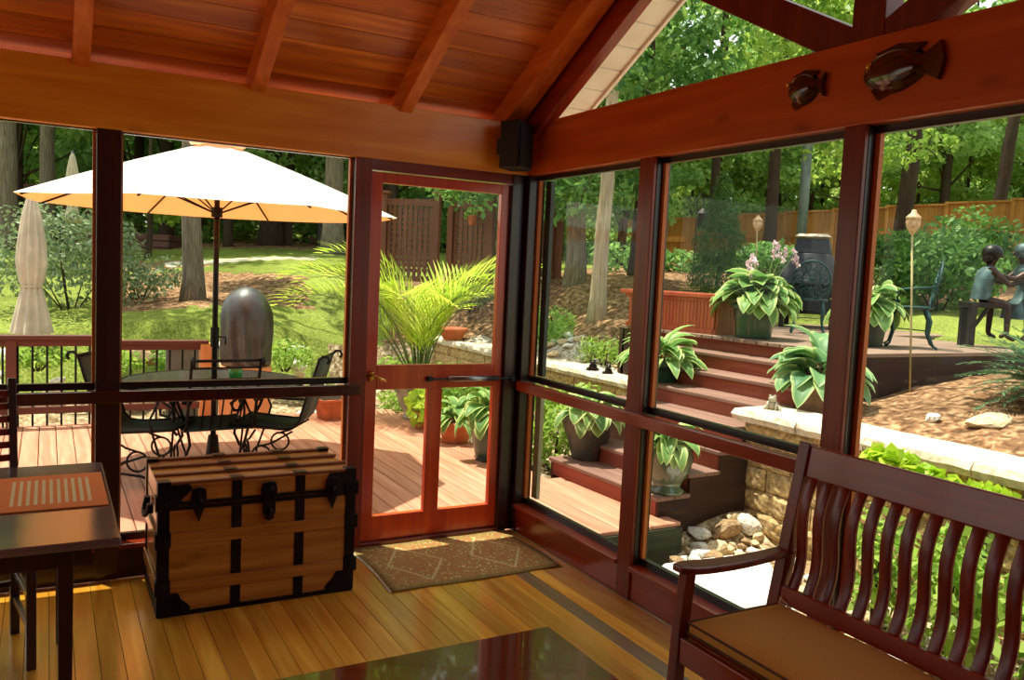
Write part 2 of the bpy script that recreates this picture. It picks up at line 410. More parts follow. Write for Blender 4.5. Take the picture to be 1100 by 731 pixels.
# ================================================================== THE PORCH
# floor: boards running away from the camera
b = MB(); g = MB(); x = -5.4
k = 0
while x < -.001:
    w = .0885; x1 = min(x+w, 0)
    (g if abs((x+x1)/2 + .335) < .045 or abs((x+x1)/2+2.3) < .04 else b).box((x+.0012, -5.4, -.03), (x1-.0012, 0.0, 0)); x = x1
fl = b.build('floor', 'floor', bevel=.0015, seg=1); st(fl, 'golden wooden porch floor of narrow boards running to the door')
M['floorgrey'] = wood('grey brown floor board', (120,88,62), (150,112,80), 'y', .3, coat=.5)
st(g.build('floor', 'floorgrey', bevel=.0015, seg=1), 'greyish boards in the porch floor')
st(MB().box((-5.4,-5.4,-.16),(.1,.1,-.031)).build('floor', 'dark'), 'dark framing under the porch floor boards')

Z_R0, Z_R1, Z_B0, Z_B1, Z_S = .902, .962, 2.225, 2.53, .18
# ---- posts, kick boards, sills, rails, beams on wall A (front, plane y=0) and wall B (right, plane x=0)
nt_ = [0]
def trim(mb, mat, label, **kw):
    nt_[0] += 1
    return st(mb.build('trim_%d' % nt_[0], mat, **kw), label)
AP = [(-4.79,-4.69), (-3.59,-3.49), (-2.37,-2.26), (-1.09,-.995)]
BP = [(-1.226,-1.115), (-2.432,-2.338), (-3.655,-3.55), (-4.87,-4.77)]
for i, (a, c) in enumerate(AP):
    trim(MB().box((a,0,0),(c,.022,Z_B0), 0).box((a,.022,0),(c,.11,Z_B0), 1), ['dark' if i < 3 else 'red','framedark'], ['far left dark post of the front screen wall','dark post beside the dining chair on the front wall','dark brown post between the two left window bays','red brown post on the handle side of the screen door'][i], bevel=.004)
for i, (a, c) in enumerate(BP):
    trim(MB().box((0,a,0),(.022,c,Z_B0), 0).box((.022,a,0),(.11,c,Z_B0), 1), ['red','framedark'], ['red brown post nearest the corner on the right wall','broad dark red post rising behind the bench','post of the right wall beyond the picture','last post of the right wall'][i], bevel=.004)
trim(MB().box((-.10,0,0),(-.045,.11,Z_B0)).box((-.045,.02,0),(.0,.11,Z_B0)).box((0,-.03,0),(.11,.11,Z_B0)), 'dark', 'dark corner post between the screen door and right wall', bevel=.003)
# kick boards
st(MB().box((-5.4,.01,0),(-1.09,.06,Z_S-.02)).build('wall_front', 'dark'), 'dark kick board under the front windows')
st(MB().box((.01,-5.4,0),(.06,-.03,Z_S-.02)).build('wall_right', 'redy'), 'red brown kick board under the right hand windows')
trim(MB().box((-5.4,-.012,Z_S-.025),(-2.37,.11,Z_S)).box((-2.26,-.012,Z_S-.025),(-1.09,.11,Z_S)), 'redx', 'sill of the front windows', bevel=.004)
t_ = MB(); ys = [-.03]+[v for p_ in BP for v in (p_[1], p_[0])]+[-5.4]
for i in range(0, len(ys)-1, 2): t_.box((-.014, ys[i+1], Z_S-.025), (.11, ys[i], Z_S))
trim(t_, 'redy', 'sill of the right hand windows', bevel=.004)
trim(MB().box((-5.4,-.04,Z_R0),(-1.035,.0,Z_R1)).box((-5.4,0,Z_R0+.012),(-1.09,.05,Z_R1-.012)), 'maroonx', 'red brown middle rail of the front windows', bevel=.005)
trim(MB().box((-.04,-5.4,Z_R0),(.0,-.045,Z_R1)).box((0,-5.4,Z_R0+.012),(.05,-.03,Z_R1-.012)), 'redy', 'red brown middle rail of the right hand windows', bevel=.005)
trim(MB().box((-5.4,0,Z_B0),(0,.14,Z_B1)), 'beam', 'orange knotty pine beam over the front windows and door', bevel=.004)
trim(MB().box((0,-5.4,Z_B0),(.14,.14,Z_B1)), 'beam_shaded', 'pine beam over the right hand windows, backlit shade in its colour', bevel=.004)
trim(MB().box((-.995,0.01,2.165),(-.1,.09,Z_B0)), 'redx', 'red header over the screen door')
trim(MB().box((-.995,0,0),(-.1,.12,.028)), 'redx', 'low wooden threshold under the screen door', bevel=.004)

# ---- windows
wn = [0]
def window_A(x0, x1):
    wn[0] += 1; e = bpy.data.objects.new('window_%d' % wn[0], None); COL.objects.link(e); e.location = ((x0+x1)/2, .06, Z_S)
    e['kind'] = 'structure'; e['label'] = 'window bay of the front wall'
    h = (x1-x0)/2; zr0 = Z_R0-Z_S; zr1 = Z_R1-Z_S; zt = Z_B0-Z_S
    f = MB(); s = MB(); p_ = MB()
    for z0, z1 in ((0, zr0+.005), (zr1-.005, zt)):
        f.box((-h,0,z1-.006),(h,.03,z1)).box((-h,0,z0),(h,.03,z0+.035))
        s.box((-h,0,z0+.035),(-h+.010,.03,z1-.006)).box((h-.014,0,z0+.035),(h,.03,z1-.006))
        p_.box((-h+.010,.014,z0+.035),(h-.014,.016,z1-.006))
    f.build('window_frame', 'framedark', e); s.build('window_stop', 'stop', e); p_.build('glass_pane', 'glass', e)
def window_B(y0, y1, sash=False):
    wn[0] += 1; e = bpy.data.objects.new('window_%d' % wn[0], None); COL.objects.link(e); e.location = (.06, (y0+y1)/2, Z_S)
    e['kind'] = 'structure'; e['label'] = 'window bay of the right wall'
    h = (y1-y0)/2; zr0 = Z_R0-Z_S; zr1 = Z_R1-Z_S; zt = Z_B0-Z_S
    f = MB(); s = MB(); p_ = MB(); q = MB()
    for z0, z1 in ((0, zr0+.005), (zr1-.005, zt)):
        f.box((0,-h,z1-.028),(.03,h,z1)).box((0,-h,z0),(.03,h,z0+.035))
        s.box((0,-h,z0+.035),(.022,-h+.02,z1-.028)).box((0,h-.02,z0+.035),(.022,h,z1-.028))
        p_.box((.014,-h+.02,z0+.035),(.016,h-.02,z1-.028))
    f.build('window_frame', 'framedark', e); s.build('window_stop', 'stop', e); p_.build('glass_pane', 'glass', e)
    if sash:
        MB().box((.05,h-.075,zr1+.03),(.075,h-.015,zt-.03)).build('upper_sash_stile', 'darkpot', e)
        MB().box((.05,h-.075,.035),(.075,h-.015,zr0-.02)).build('lower_sash_stile', 'stoppale', e)
for a, c in ((-4.69,-3.59), (-3.49,-2.37), (-2.26,-1.09)): window_A(a, c)
window_B(-1.115, -.03, True); window_B(-2.338, -1.226); window_B(-3.55, -2.432); window_B(-4.77, -3.655)

# ---- screen door
e = bpy.data.objects.new('door_1', None); COL.objects.link(e); e.location = (-.99,.03,.03); e['kind'] = 'structure'
e['label'] = 'red wooden screen door with one upper and two lower panes'
def X(v): return v+.99
def Zz(v): return v-.03
d = MB()
d.box((X(-.99),0,0),(X(-.92),.04,Zz(2.16))).box((X(-.16),0,0),(X(-.105),.04,Zz(2.16)))
d.box((X(-.92),0,Zz(2.10)),(X(-.16),.04,Zz(2.16))).box((X(-.92),0,Zz(.92)),(X(-.16),.04,Zz(1.063))).box((X(-.92),0,0),(X(-.16),.04,Zz(.175))).box((X(-.598),0,Zz(.175)),(X(-.503),.04,Zz(.92)))
d.build('door_frame', 'doorwood', e, bevel=.003)
d = MB()
for a, c, z0, z1 in ((-.92,-.16,1.063,2.10),(-.92,-.598,.175,.92),(-.503,-.16,.175,.92)): d.box((X(a),.018,Zz(z0)),(X(c),.021,Zz(z1)))
d.build('glass_pane', 'glass', e)
d = MB()
d.prism([(.022*math.cos(a_*PI/8), .032*math.sin(a_*PI/8)) for a_ in range(16)], (0,-.008,0), (X(-.957),0,Zz(1.0)), (1,0,0),(0,0,1))
d.tube([(X(-.957),-.005,Zz(1.005)),(X(-.957),-.045,Zz(1.005)),(X(-.945),-.055,Zz(1.003)),(X(-.90),-.055,Zz(.985)),(X(-.875),-.05,Zz(.978))], [.008,.008,.009,.009,.007], 8)
d.tube([(X(-.957),-.004,Zz(1.02)),(X(-.957),-.03,Zz(1.02))], .012, 8)
d.build('door_handle', 'brass', e, smooth=True)
d = MB(); d.tube([(X(-.48),-.03,Zz(.978)),(X(-.15),-.03,Zz(.975))], .017, 10)
dc = d.build('door_closer', 'steel', e, smooth=True)
d = MB(); d.tube([(X(-.60),-.03,Zz(.979)),(X(-.48),-.03,Zz(.978))], .007, 8).tube([(X(-.15),-.03,Zz(.975)),(X(-.03),-.035,Zz(.972))], .007, 8)
d.box((X(-.61),-.035,Zz(.965)),(X(-.58),0,Zz(.992))).box((X(-.06),-.045,Zz(.955)),(X(-.03),-.0,Zz(.99)))
d.build('closer_rod', 'black', dc)
c_ = [ch for ch in bpy.data.objects if ch.name.startswith('closer_rod')][0]; c_['label'] = 'black rod of the door closer'

# ---- roof: rafters, boards, gable truss, soffit
SL = .56; ZR = 2.50; RY = -2.40
def zr_(y): return ZR + SL*(-y if y > RY else -(2*RY-y))
RD = .14
def rafter(x, w, y0, mat, label, off=0, rd=RD):
    t = MB()
    for s in (1, -1):
        ya, yb = (y0, RY) if s > 0 else (2*RY-y0, RY)
        poly = [(ya, zr_(ya)+off), (yb, zr_(yb)+off), (yb, zr_(yb)+off+rd*1.11), (ya, zr_(ya)+off+rd*1.11)]
        t.prism(poly, (w,0,0), (x,0,0), (0,1,0), (0,0,1))
    return trim(t, mat, label, bevel=.003)
for i, x in enumerate((-4.94, -4.12, -3.30, -2.475, -1.665, -.85)):
    rafter(x, .075, .28, 'rafter', 'pine roof rafter over the porch, number counted from the left wall' if 0 else ['pine rafter furthest left over the porch','pine rafter second from the left gable','pine rafter over the dining table','pine rafter left of the umbrella','pine rafter above the travel chest','pine rafter above the screen door'][i])
rafter(-.195, .12, .28, 'rafter', 'broad rafter next to the gable end', .0)
rafter(-.05, .07, -.02, 'redy', 'red brown gable end rafter', -.13, .26)
cb = MB(); n = 0
L_ = math.hypot(1, SL); step = .135/L_
for s in (1, -1):
    y = .30
    while y > RY:
        y1 = max(y-step, RY); ya, yb = (y, y1) if s > 0 else (2*RY-y, 2*RY-y1)
        za, zb = zr_(ya)+RD*1.11, zr_(yb)+RD*1.11
        ge = (yb-ya)*.02; gz = (zb-za)*.02
        cb.prism([(ya+ge, za+gz), (yb-ge, zb-gz), (yb-ge, zb-gz+.02), (ya+ge, za+gz+.02)], (5.42,0,0), (-5.4,0,0), (0,1,0), (0,0,1)); y = y1
st(cb.build('ceiling', 'ceil'), 'knotty pine board ceiling sloping up to the ridge')
rf = MB()
for s in (1, -1):
    ya, yb = (.40, RY) if s > 0 else (2*RY-.40, RY)
    za, zb = zr_(ya)+RD*1.11+.022, zr_(yb)+RD*1.11+.022
    rf.prism([(ya, za), (yb, zb), (yb, zb+.05), (ya, za+.05)], (5.85,0,0), (-5.5,0,0), (0,1,0), (0,0,1))
st(rf.build('roof', 'dark'), 'roof deck above the porch')
# soffit of the gable overhang
so = MB(); SX0, SX1 = .022, .325; step = .16
for s in (1, -1):
    y = .5
    while y > RY:
        y1 = max(y-step, RY); ya, yb = (y, y1) if s > 0 else (2*RY-y, 2*RY-y1)
        za, zb = zr_(ya)+.06, zr_(yb)+.06
        ge = (yb-ya)*.03; gz = (zb-za)*.03
        so.prism([(ya+ge, za+gz), (yb-ge, zb-gz), (yb-ge, zb-gz+.02), (ya+ge, za+gz+.02)], (SX1-SX0,0,0), (SX0,0,0), (0,1,0), (0,0,1)); y = y1
trim(so, 'soffit', 'cream boarded soffit under the gable overhang')
fs_ = MB()
for s in (1, -1):
    ya, yb = (.5, RY) if s > 0 else (2*RY-.5, RY)
    fs_.prism([(ya, zr_(ya)+.04), (yb, zr_(yb)+.04), (yb, zr_(yb)+.2), (ya, zr_(ya)+.2)], (.02,0,0), (SX1,0,0), (0,1,0), (0,0,1))
trim(fs_, 'soffit', 'cream fascia board along the gable edge')
trim(MB().box((-5.4,RY-.03,zr_(RY)-.02),(.1,RY+.03,zr_(RY)+.2)), 'rafter', 'ridge board')
trim(MB().box((.02,-2.46,Z_B1),(.12,-2.32,zr_(RY)+.1)), 'truss', 'dark king post of the gable truss', bevel=.004)
def strut(y0, z0, y1, z1, w, label):
    trim(MB().bar((.07,y0,z0),(.07,y1,z1), w, .09, side=(1,0,0)), 'truss', label, bevel=.004)
strut(-2.36, 2.50, -1.20, 3.12, .13, 'dark strut rising left from the king post')
strut(-2.42, 2.50, -3.60, 3.12, .13, 'dark strut rising right from the king post')

# back and left walls of the porch (behind the camera)
st(MB().box((-5.4,-5.5,0),(.14,-5.4,4.2)).build('wall_back', 'redx'), 'wooden wall behind the camera')
st(MB().box((-5.5,-5.5,0),(-5.4,.14,.9)).box((-5.5,-5.5,2.2),(-5.4,.14,4.2)).box((-5.5,-5.5,.9),(-5.4,-2.6,2.2)).build('wall_left', 'redy'), 'wooden wall to the left of the camera')

# ---- loudspeaker in the corner
s_ = thing('loudspeaker', 'small black loudspeaker fixed high in the corner of the pine beams', 'speaker', (-.16,-.13,2.235), .62)
sp = MB(); sp.prism([(-.10,-.055),(.10,-.055),(.075,.075),(-.075,.075)], (0,0,.275), (0,0,0), (1,0,0), (0,1,0)); sp.build('cabinet', 'black', s_, bevel=.008)
MB().box((-.09,-.067,.012),(.09,-.056,.263)).build('grille', 'grille', s_, bevel=.006)
MB().box((-.02,.076,.09),(.02,.12,.18)).build('wall_bracket', 'black', s_)

# ---- two glazed fish on the right-hand beam
def fish(name, label, y, z, L, H, dz, kind):
    t = thing(name, label, 'wall ornament', (-.002, y, z), 0, None)
    pts = []
    n = 26
    for i in range(n):
        a = 2*PI*i/n; r = 1
        pts.append((math.cos(a)*L/2*(1 if math.cos(a) < 0 else .86), math.sin(a)*H/2*(1-.25*max(0, math.cos(a))) ))
    m_ = MB()   # domed body, local x = -world y
    k = 6; vs = []; 
    for j in range(k+1):
        f = 1-j/k; h = .045*math.sqrt(max(0, 1-f*f))
        for p_ in pts: vs.append((-h, -p_[0]*f, p_[1]*f + dz*p_[0]*f))
    fsx = [(j*n+i, j*n+(i+1)%n, (j+1)*n+(i+1)%n, (j+1)*n+i) for j in range(k) for i in range(n)]
    m_.add(vs, fsx); m_.add([vs[i] for i in range(n)], [tuple(range(n-1,-1,-1))])
    m_.build('body', 'fishglaze', t, smooth=True)
    tx = L/2*.72
    m_ = MB(); m_.prism([(tx,.03),(tx+.06,H*.40),(tx+.075,0.0),(tx+.06,-H*.40),(tx,-.03)] if kind == 0 else [(tx,0),(tx+.04,H*.34),(tx+.03,0),(tx+.04,-H*.34)], (-.02,0,0), (0,0,0), (0,-1,dz), (0,0,1)); m_.build('tail_fin', 'fishglaze', t)
    m_ = MB(); m_.prism([(-.10*L/.3,H*.40),(.0,H*.53),(.11*L/.3,H*.44),(.08*L/.3,H*.3)], (-.016,0,0), (0,0,0), (0,-1,dz), (0,0,1)); m_.build('top_fin', 'fishglaze', t); m_ = MB(); m_.prism([(-.10*L/.3,-H*.36),(-.07*L/.3,-H*.60),(.02*L/.3,-H*.42)], (-.016,0,0), (0,0,0), (0,-1,dz), (0,0,1)); m_.build('belly_fin', 'fishglaze', t)
    m_ = MB(); m_.ball((-.038,L*.32,.02), .012); m_.build('eye', 'brass', t, smooth=True)
fish('ceramic_fish', 'large glossy dark red fish ornament on the pine beam, right one', -2.55, 2.395, .29, .16, .0, 0)
fish('ceramic_fish', 'small round glossy red fish ornament on the pine beam, left one', -2.145, 2.395, .17, .13, -.0, 1)

# ---- rug at the door
rg = thing('door_rug', 'patterned olive and cream kilim rug on the floor before the screen door', 'rug', (-.565,-.345,0), 0)
m_ = MB(); W_, H_ = 1.0, .69
NX, NY = 24, 14; vs = []
for j in range(NY+1):
    for i in range(NX+1):
        u, v = i/NX, j/NY; vs.append(((u-.5)*W_ + .02*math.sin(v*3), (v-.5)*H_ + .006*math.sin(u*9), .008+.0015*math.sin(u*14+v*7)))
m_.add(vs, [(j*(NX+1)+i, j*(NX+1)+i+1, (j+1)*(NX+1)+i+1, (j+1)*(NX+1)+i) for j in range(NY) for i in range(NX)])
o = m_.build('pile', 'rug', rg, smooth=True); md = o.modifiers.new('th', 'SOLIDIFY'); md.thickness = .007; md.offset = -1
uv = o.data.uv_layers.new(name='UVMap')
for l in o.data.loops:
    i = l.vertex_index; uv.data[l.index].uv = ((i % (NX+1))/NX, (i//(NX+1))/NY)
for s in (-1, 1):
    m_ = MB()
    for i in range(70):
        y = -H_/2 + H_*(i+.5)/70; dx = .02*math.sin((i+.5)/70*3)
        m_.bar((s*W_/2+dx, y, .006), (s*(W_/2+.014)+dx, y+random.uniform(-.004,.004), .003), .005, .003)
    m_.build('fringe', 'fringe', rg)

# ---- travel chest
tc = thing('travel_chest', 'antique pine travel chest with black iron bands standing by the door', 'chest', (-1.6875,-.31,0), 0)
W_, D_, H_ = .452, .26, .61; SEAM = .515
m_ = MB(); m_.box((-W_,-D_,.012),(W_,D_,SEAM-.003)); m_.build('body', 'chest', tc, bevel=.004)
m_ = MB(); m_.box((-W_,-D_,SEAM+.003),(W_,D_,H_)); lid = m_.build('lid', 'chest', tc, bevel=.006)
m_ = MB()
for y in (-.245,-.085,.075,.235): m_.box((-W_-.004, y-.014, H_),(W_+.004, y+.014, H_+.014))
m_.build('lid_slat', 'chestslat', lid, bevel=.005)
m_ = MB()
for z in (.14,.36): m_.box((-W_-.002,-D_-.012,z-.028),(W_+.002,-D_,z+.028)); m_.box((-W_-.012,-D_,z-.028),(-W_,D_,z+.028)); m_.box((W_,-D_,z-.028),(W_+.012,D_,z+.028))
m_.build('body_slat', 'chest', tc, bevel=.004)
for x in (-.115,.18):      # vertical straps with riveted plates
    m_ = MB()
    m_.box((x-.023,-D_-.005,.012),(x+.023,-D_,SEAM-.004)); MB().box((x-.023,-D_-.005,SEAM+.004),(x+.023,-D_,H_)).build('lid_strap', 'chestiron', lid)
    for y in (-.245,-.085,.075,.235): MB().box((x-.03,y-.024,H_+.0142),(x+.03,y+.024,H_+.018)).build('slat_plate', 'chestiron', lid)
    for z in (.03,.09,.19,.31,.41,.49): m_.ball((x-.012,-D_-.006,z), .006, 6, 4); m_.ball((x+.012,-D_-.006,z), .006, 6, 4)
    m_.build('iron_strap', 'chestiron', tc, bevel=.002, seg=1)
for s in (-1, 1):           # corner edge irons
    xe = s*W_; m_ = MB()
    m_.box((xe-s*.045,-D_-.006,.012),(xe+s*.006,-D_,SEAM-.004)); m_.box((xe,-D_-.006,.012),(xe+s*.006,-D_+.045,SEAM-.004))
    m_.box((xe-s*.045,-D_-.006,SEAM+.004),(xe+s*.006,-D_,H_+.002)); m_.box((xe,-D_-.006,SEAM+.004),(xe+s*.006,-D_+.05,H_+.002))
    m_.box((xe-s*.05,-D_-.006,H_),(xe+s*.006,-D_+.05,H_+.016))
    m_.box((xe-s*.05,D_-.05,H_),(xe+s*.006,D_+.006,H_+.016))
    m_.box((xe,-D_,.012),(xe+s*.006,D_,.05)); m_.box((xe,D_-.04,.012),(xe+s*.006,D_,H_))
    # rounded corner plates on the front
    for zc, sg in ((.012, 1), (H_, -1)):
        poly = [(0,0)]+[(-s*.13*math.cos(a_*PI/16)*(1+.1*math.sin(a_*PI/4*2)), sg*.12*math.sin(a_*PI/16)) for a_ in range(9)]
        m_.prism([(p_[0]+xe, p_[1]+zc) for p_ in poly], (0,-.008,0), (0,-D_,0), (1,0,0), (0,0,1))
        for q in range(4):
            an = (q+.5)*PI/8; m_.ball((xe-s*.10*math.cos(an), -D_-.009, zc+sg*.10*math.sin(an)), .007, 6, 4)
    for z in (.14,.36,.53):  # clamps where slats meet edge
        m_.box((xe-s*.05,-D_-.018,z-.034),(xe+s*.016,-D_+.03,z+.034)); m_.ball((xe-s*.02,-D_-.02,z), .012, 6, 4)
    m_.build('corner_iron', 'chestiron', tc, bevel=.002, seg=1)
m_ = MB()
m_.box((-W_,-D_-.007,SEAM-.022),(W_,-D_-.001,SEAM-.004)); m_.build('seam_band', 'chestiron', tc); m_ = MB(); m_.box((-W_,-D_-.007,SEAM+.004),(W_,-D_-.001,SEAM+.016)); m_.build('seam_band', 'chestiron', lid); m_ = MB()
m_.box((-W_,-D_-.006,.0),(W_,-D_+.01,.022)); m_.box((-W_,D_-.01,.0),(W_,D_+.006,.022)); m_.box((-W_-.006,-D_,.0),(-W_+.01,D_,.022)); m_.box((W_-.01,-D_,.0),(W_+.006,D_,.022))
m_.build('iron_band', 'chestiron', tc, bevel=.002, seg=1)
def clasp(x, s):
    m_ = MB(); m_.prism([(-.028*s,.055*s),(-.03*s,0),(-.012*s,-.05*s),(0,-.085*s),(.012*s,-.05*s),(.03*s,0),(.028*s,.055*s),(0,.065*s)], (0,-.016,0), (x,-D_-.008,SEAM+.01), (1,0,0), (0,0,1))
    m_.ball((x,-D_-.026,SEAM+.02), .016*s, 8, 5); m_.build('latch', 'chestiron', tc, bevel=.003)
clasp(-.285, 1.1); clasp(.335, 1.1)
m_ = MB(); m_.prism([(-.038,.04),(-.03,.075),(0,.085),(.03,.075),(.038,.04),(.028,.0),(.03,-.06),(.02,-.1),(0,-.108),(-.02,-.1),(-.03,-.06),(-.028,0)], (0,-.016,0), (.03,-D_-.008,SEAM), (1,0,0), (0,0,1))
m_.ball((.03,-D_-.026,SEAM+.045), .018, 10, 6).ball((.03,-D_-.026,SEAM-.06), .018, 10, 6); m_.build('lock', 'chestiron', tc, bevel=.003)
m_ = MB(); m_.box((-W_-.03,-.09,.44),(-W_-.004,-.05,.48)).box((-W_-.03,.05,.44),(-W_-.004,.09,.48))
m_.tube([(-W_-.022,-.08,.46),(-W_-.034,-.04,.42),(-W_-.036,0,.41),(-W_-.034,.04,.42),(-W_-.022,.08,.46)], .011, 8); m_.build('leather_handle', 'chestiron', tc)

# ---- dining table, placemat, chairs
dt = thing('dining_table', 'dark wood dining table at the left edge with a pale sheen', 'table', (-3.07,-1.125,0), 0)
m_ = MB(); m_.box((-.70,-.545,.712),(.70,.545,.74)); m_.build('tabletop', 'dtable', dt, bevel=.006)
m_ = MB(); m_.box((-.62,-.47,.64),(.62,-.45,.712)).box((-.62,.45,.64),(.62,.47,.712)).box((-.62,-.45,.64),(-.60,.45,.712)).box((.60,-.45,.64),(.62,.45,.712)); m_.build('apron', 'dark', dt)
for sx in (-1, 1):
    for sy in (-1, 1):
        x = sx*.545; y = sy*.46; m_ = MB(); m_.add([(x-.023,y-.023,.70),(x+.023,y-.023,.70),(x+.023,y+.023,.70),(x-.023,y+.023,.70),(x-.018,y-.018,0),(x+.018,y-.018,0),(x+.018,y+.018,0),(x-.018,y+.018,0)], [(0,1,2,3),(7,6,5,4),(0,4,5,1),(1,5,6,2),(2,6,7,3),(3,7,4,0)])
        m_.build('leg', 'dark', dt, bevel=.003)
m_ = MB(); m_.box((-.23,-.155,0),(.23,.155,.004)); pm = m_.build('placemat', 'placemat', loc=(-2.635,-1.035,.7415), rot=(0,0,PI/2+.0), bevel=.0)
pm.rotation_euler = (0,0,0); pm.scale = (1.09, 1.58, 1)
uv = pm.data.uv_layers.new(name='UVMap')
for l in pm.data.loops:
    v = pm.data.vertices[l.vertex_index].co; uv.data[l.index].uv = (v.x/.46+.5, v.y/.31+.5)
tag(pm, 'orange placemat with cream stripes lying on the dark dining table', 'placemat')
def dining_chair(loc, rz, label):
    t = thing('dining_chair', label, 'chair', loc, rz, None)
    m_ = MB(); m_.box((-.22,-.21,.43),(.22,.21,.455)); m_.build('seat', 'dark', t, bevel=.008)
    m_ = MB(); 
    for i in range(9): m_.box((-.19,-.19+i*.043,.455),(.19,-.165+i*.043,.468))
    m_.build('woven_pad', 'cushion', t, bevel=.003)
    for sx in (-1, 1):
        m_ = MB(); m_.bar((sx*.20,-.19,0),(sx*.20,-.19,.44), .035, .035); m_.build('leg', 'dark', t, bevel=.003)
        m_ = MB(); m_.bar((sx*.20,.20,0),(sx*.20,.19,.45), .035, .035); m_.bar((sx*.20,.19,.44),(sx*.20,.26,1.09), .035, .03); m_.build('leg', 'dark', t, bevel=.003)
    m_ = MB(); 
    for k in range(10): z = .54+k*.054; m_.bar((-.185,.195+(z-.44)*.107,z),(.185,.195+(z-.44)*.107,z), .014, .028, side=(0,0,1))
    m_.build('ladder_slats', 'red', t, bevel=.002)
    m_ = MB()
    for sx in (-1,1):
        for z in (.16,.28): MB().bar((sx*.20,-.19,z),(sx*.20,.195,z), .02,.025).build('stretcher', 'dark', t, bevel=.002)
    MB().bar((-.2,.2,.22),(.2,.2,.22), .02,.025).build('stretcher', 'dark', t, bevel=.002)
    return t
dining_chair((-2.86,-.72,0), .17, 'dark ladder back chair tucked behind the dining table at the left edge')

# ---- coffee table
ct = thing('coffee_table', 'low table with a mirror dark top in the foreground', 'coffee table', (-1.66,-2.72,0), 0)
m_ = MB(); m_.box((-.6,-.575,.39),(.6,.575,.42)); m_.build('tabletop', 'ctable', ct, bevel=.004)
m_ = MB(); m_.box((-.54,-.52,.32),(.54,-.50,.39)).box((-.54,.50,.32),(.54,.52,.39)).box((-.54,-.5,.32),(-.52,.5,.39)).box((.52,-.5,.32),(.54,.5,.39)); m_.build('apron', 'dark', ct)
for sx in (-1, 1):
    for sy in (-1, 1): MB().box((sx*.53-.03,sy*.50-.03,0),(sx*.53+.03,sy*.50+.03,.39)).build('leg', 'dark', ct, bevel=.003)

# ---- bench with slatted back
bn = thing('slatted_bench', 'red brown wooden bench with curved back slats below the right windows', 'bench', (0,0,0), 0)
Y0, Y1 = -2.35, -3.86
def arm(y, nm='armrest'):
    m_ = MB(); n = 12; vs = []
    for i in range(n+1):
        f = i/n; x = -.705+.575*f; w = .098-.045*f; w = (.05,.085)[i] if i < 2 else w
        zt = .668 - .015*math.sin(PI*f)+.004*f; th = .026
        for yy, zz in ((y-w/2-.0,zt-th),(y+w/2,zt-th),(y+w/2,zt),(y-w/2,zt)): vs.append((x,yy,zz))
    fs2 = [(0,1,2,3)]+[(i*4+j, (i+1)*4+j, (i+1)*4+(j+1)%4, i*4+(j+1)%4) for i in range(n) for j in range(4)]+[(n*4+3,n*4+2,n*4+1,n*4)]
    m_.add(vs, fs2); m_.build(nm, 'red', bn, bevel=.007, smooth=False)
for y in (Y0-.03, Y1+.03):
    arm(y)
    m_ = MB(); m_.bar((-.655,y,.642),(-.675,y,.40), .045,.04,side=(0,1,0)).bar((-.675,y,.42),(-.69,y,0), .04,.045,side=(0,1,0)); m_.build('leg', 'red', bn, bevel=.004)
    m_ = MB(); m_.bar((-.16,y,0),(-.215,y,.46), .045,.05,side=(0,1,0)).bar((-.22,y,.44),(-.105,y,1.055), .05,.05,side=(0,1,0)); m_.build('leg', 'red', bn, bevel=.004)
m_ = MB(); m_.box((-.69,Y1+.05,.33),(-.665,Y0-.05,.42)).box((-.24,Y1+.05,.36),(-.215,Y0-.05,.42)); m_.build('seat_rail', 'redy', bn, bevel=.004)
m_ = MB()
for i in range(7): x = -.655+i*.063; m_.box((x,Y1+.03,.412),(x+.045,Y0-.03,.43))
m_.build('seat_slat', 'redy', bn, bevel=.003)
m_ = MB(); m_.prism([(-.142,.935),(-.118,.935),(-.095,1.045),(-.123,1.05)], (0,Y1-Y0+.1,0), (0,Y0-.05,0), (1,0,0), (0,0,1)); m_.build('top_rail', 'redy', bn, bevel=.005)
m_ = MB(); m_.prism([(-.232,.475),(-.208,.475),(-.198,.535),(-.222,.535)], (0,Y1-Y0+.1,0), (0,Y0-.05,0), (1,0,0), (0,0,1)); m_.build('lower_rail', 'redy', bn, bevel=.004)
def slat(y, w):
    m_ = MB(); n = 12; vs = []
    for i in range(n+1):
        f = i/n; z = .50+.45*f; x = -.216+.088*f + .022*math.sin(2*PI*f)
        for dy, dx in ((-w/2,-.007),(w/2,-.007),(w/2,.007),(-w/2,.007)): vs.append((x+dx,y+dy,z))
    fs2 = [(0,1,2,3)]+[(i*4+j, (i+1)*4+j, (i+1)*4+(j+1)%4, i*4+(j+1)%4) for i in range(n) for j in range(4)]+[(n*4+3,n*4+2,n*4+1,n*4)]
    m_.add(vs, fs2); m_.build('back_slat', 'red', bn, bevel=.002, seg=1, smooth=True)
y = Y0-.088
while y > Y1+.07:
    slat(y, .042); y -= .0695
# cushion
m_ = MB(); NX, NY = 14, 34; vs = []
cx0, cx1, cy0, cy1 = -.668, -.238, Y1+.075, Y0-.065
for lay in (0, 1):
    for j in range(NY+1):
        for i in range(NX+1):
            u, v = i/NX, j/NY; e_ = min(u, 1-u)*NX; e2 = min(v, 1-v)*NY
            puff = (1-math.exp(-min(e_, 99)*.9))*(1-math.exp(-min(e2, 99)*.7))
            z = .432 if lay == 0 else .475+.028*puff+.004*math.sin(v*17+u*3)*puff
            ins = .006 if (e_ == 0 or e2 == 0) else 0
            vs.append((cx0+(cx1-cx0)*u, cy0+(cy1-cy0)*v, z))
N1 = (NX+1)*(NY+1); fs2 = []
for j in range(NY):
    for i in range(NX):
        a = j*(NX+1)+i; fs2.append((a+N1, a+1+N1, a+NX+2+N1, a+NX+1+N1)); fs2.append((a, a+NX+1, a+NX+2, a+1))
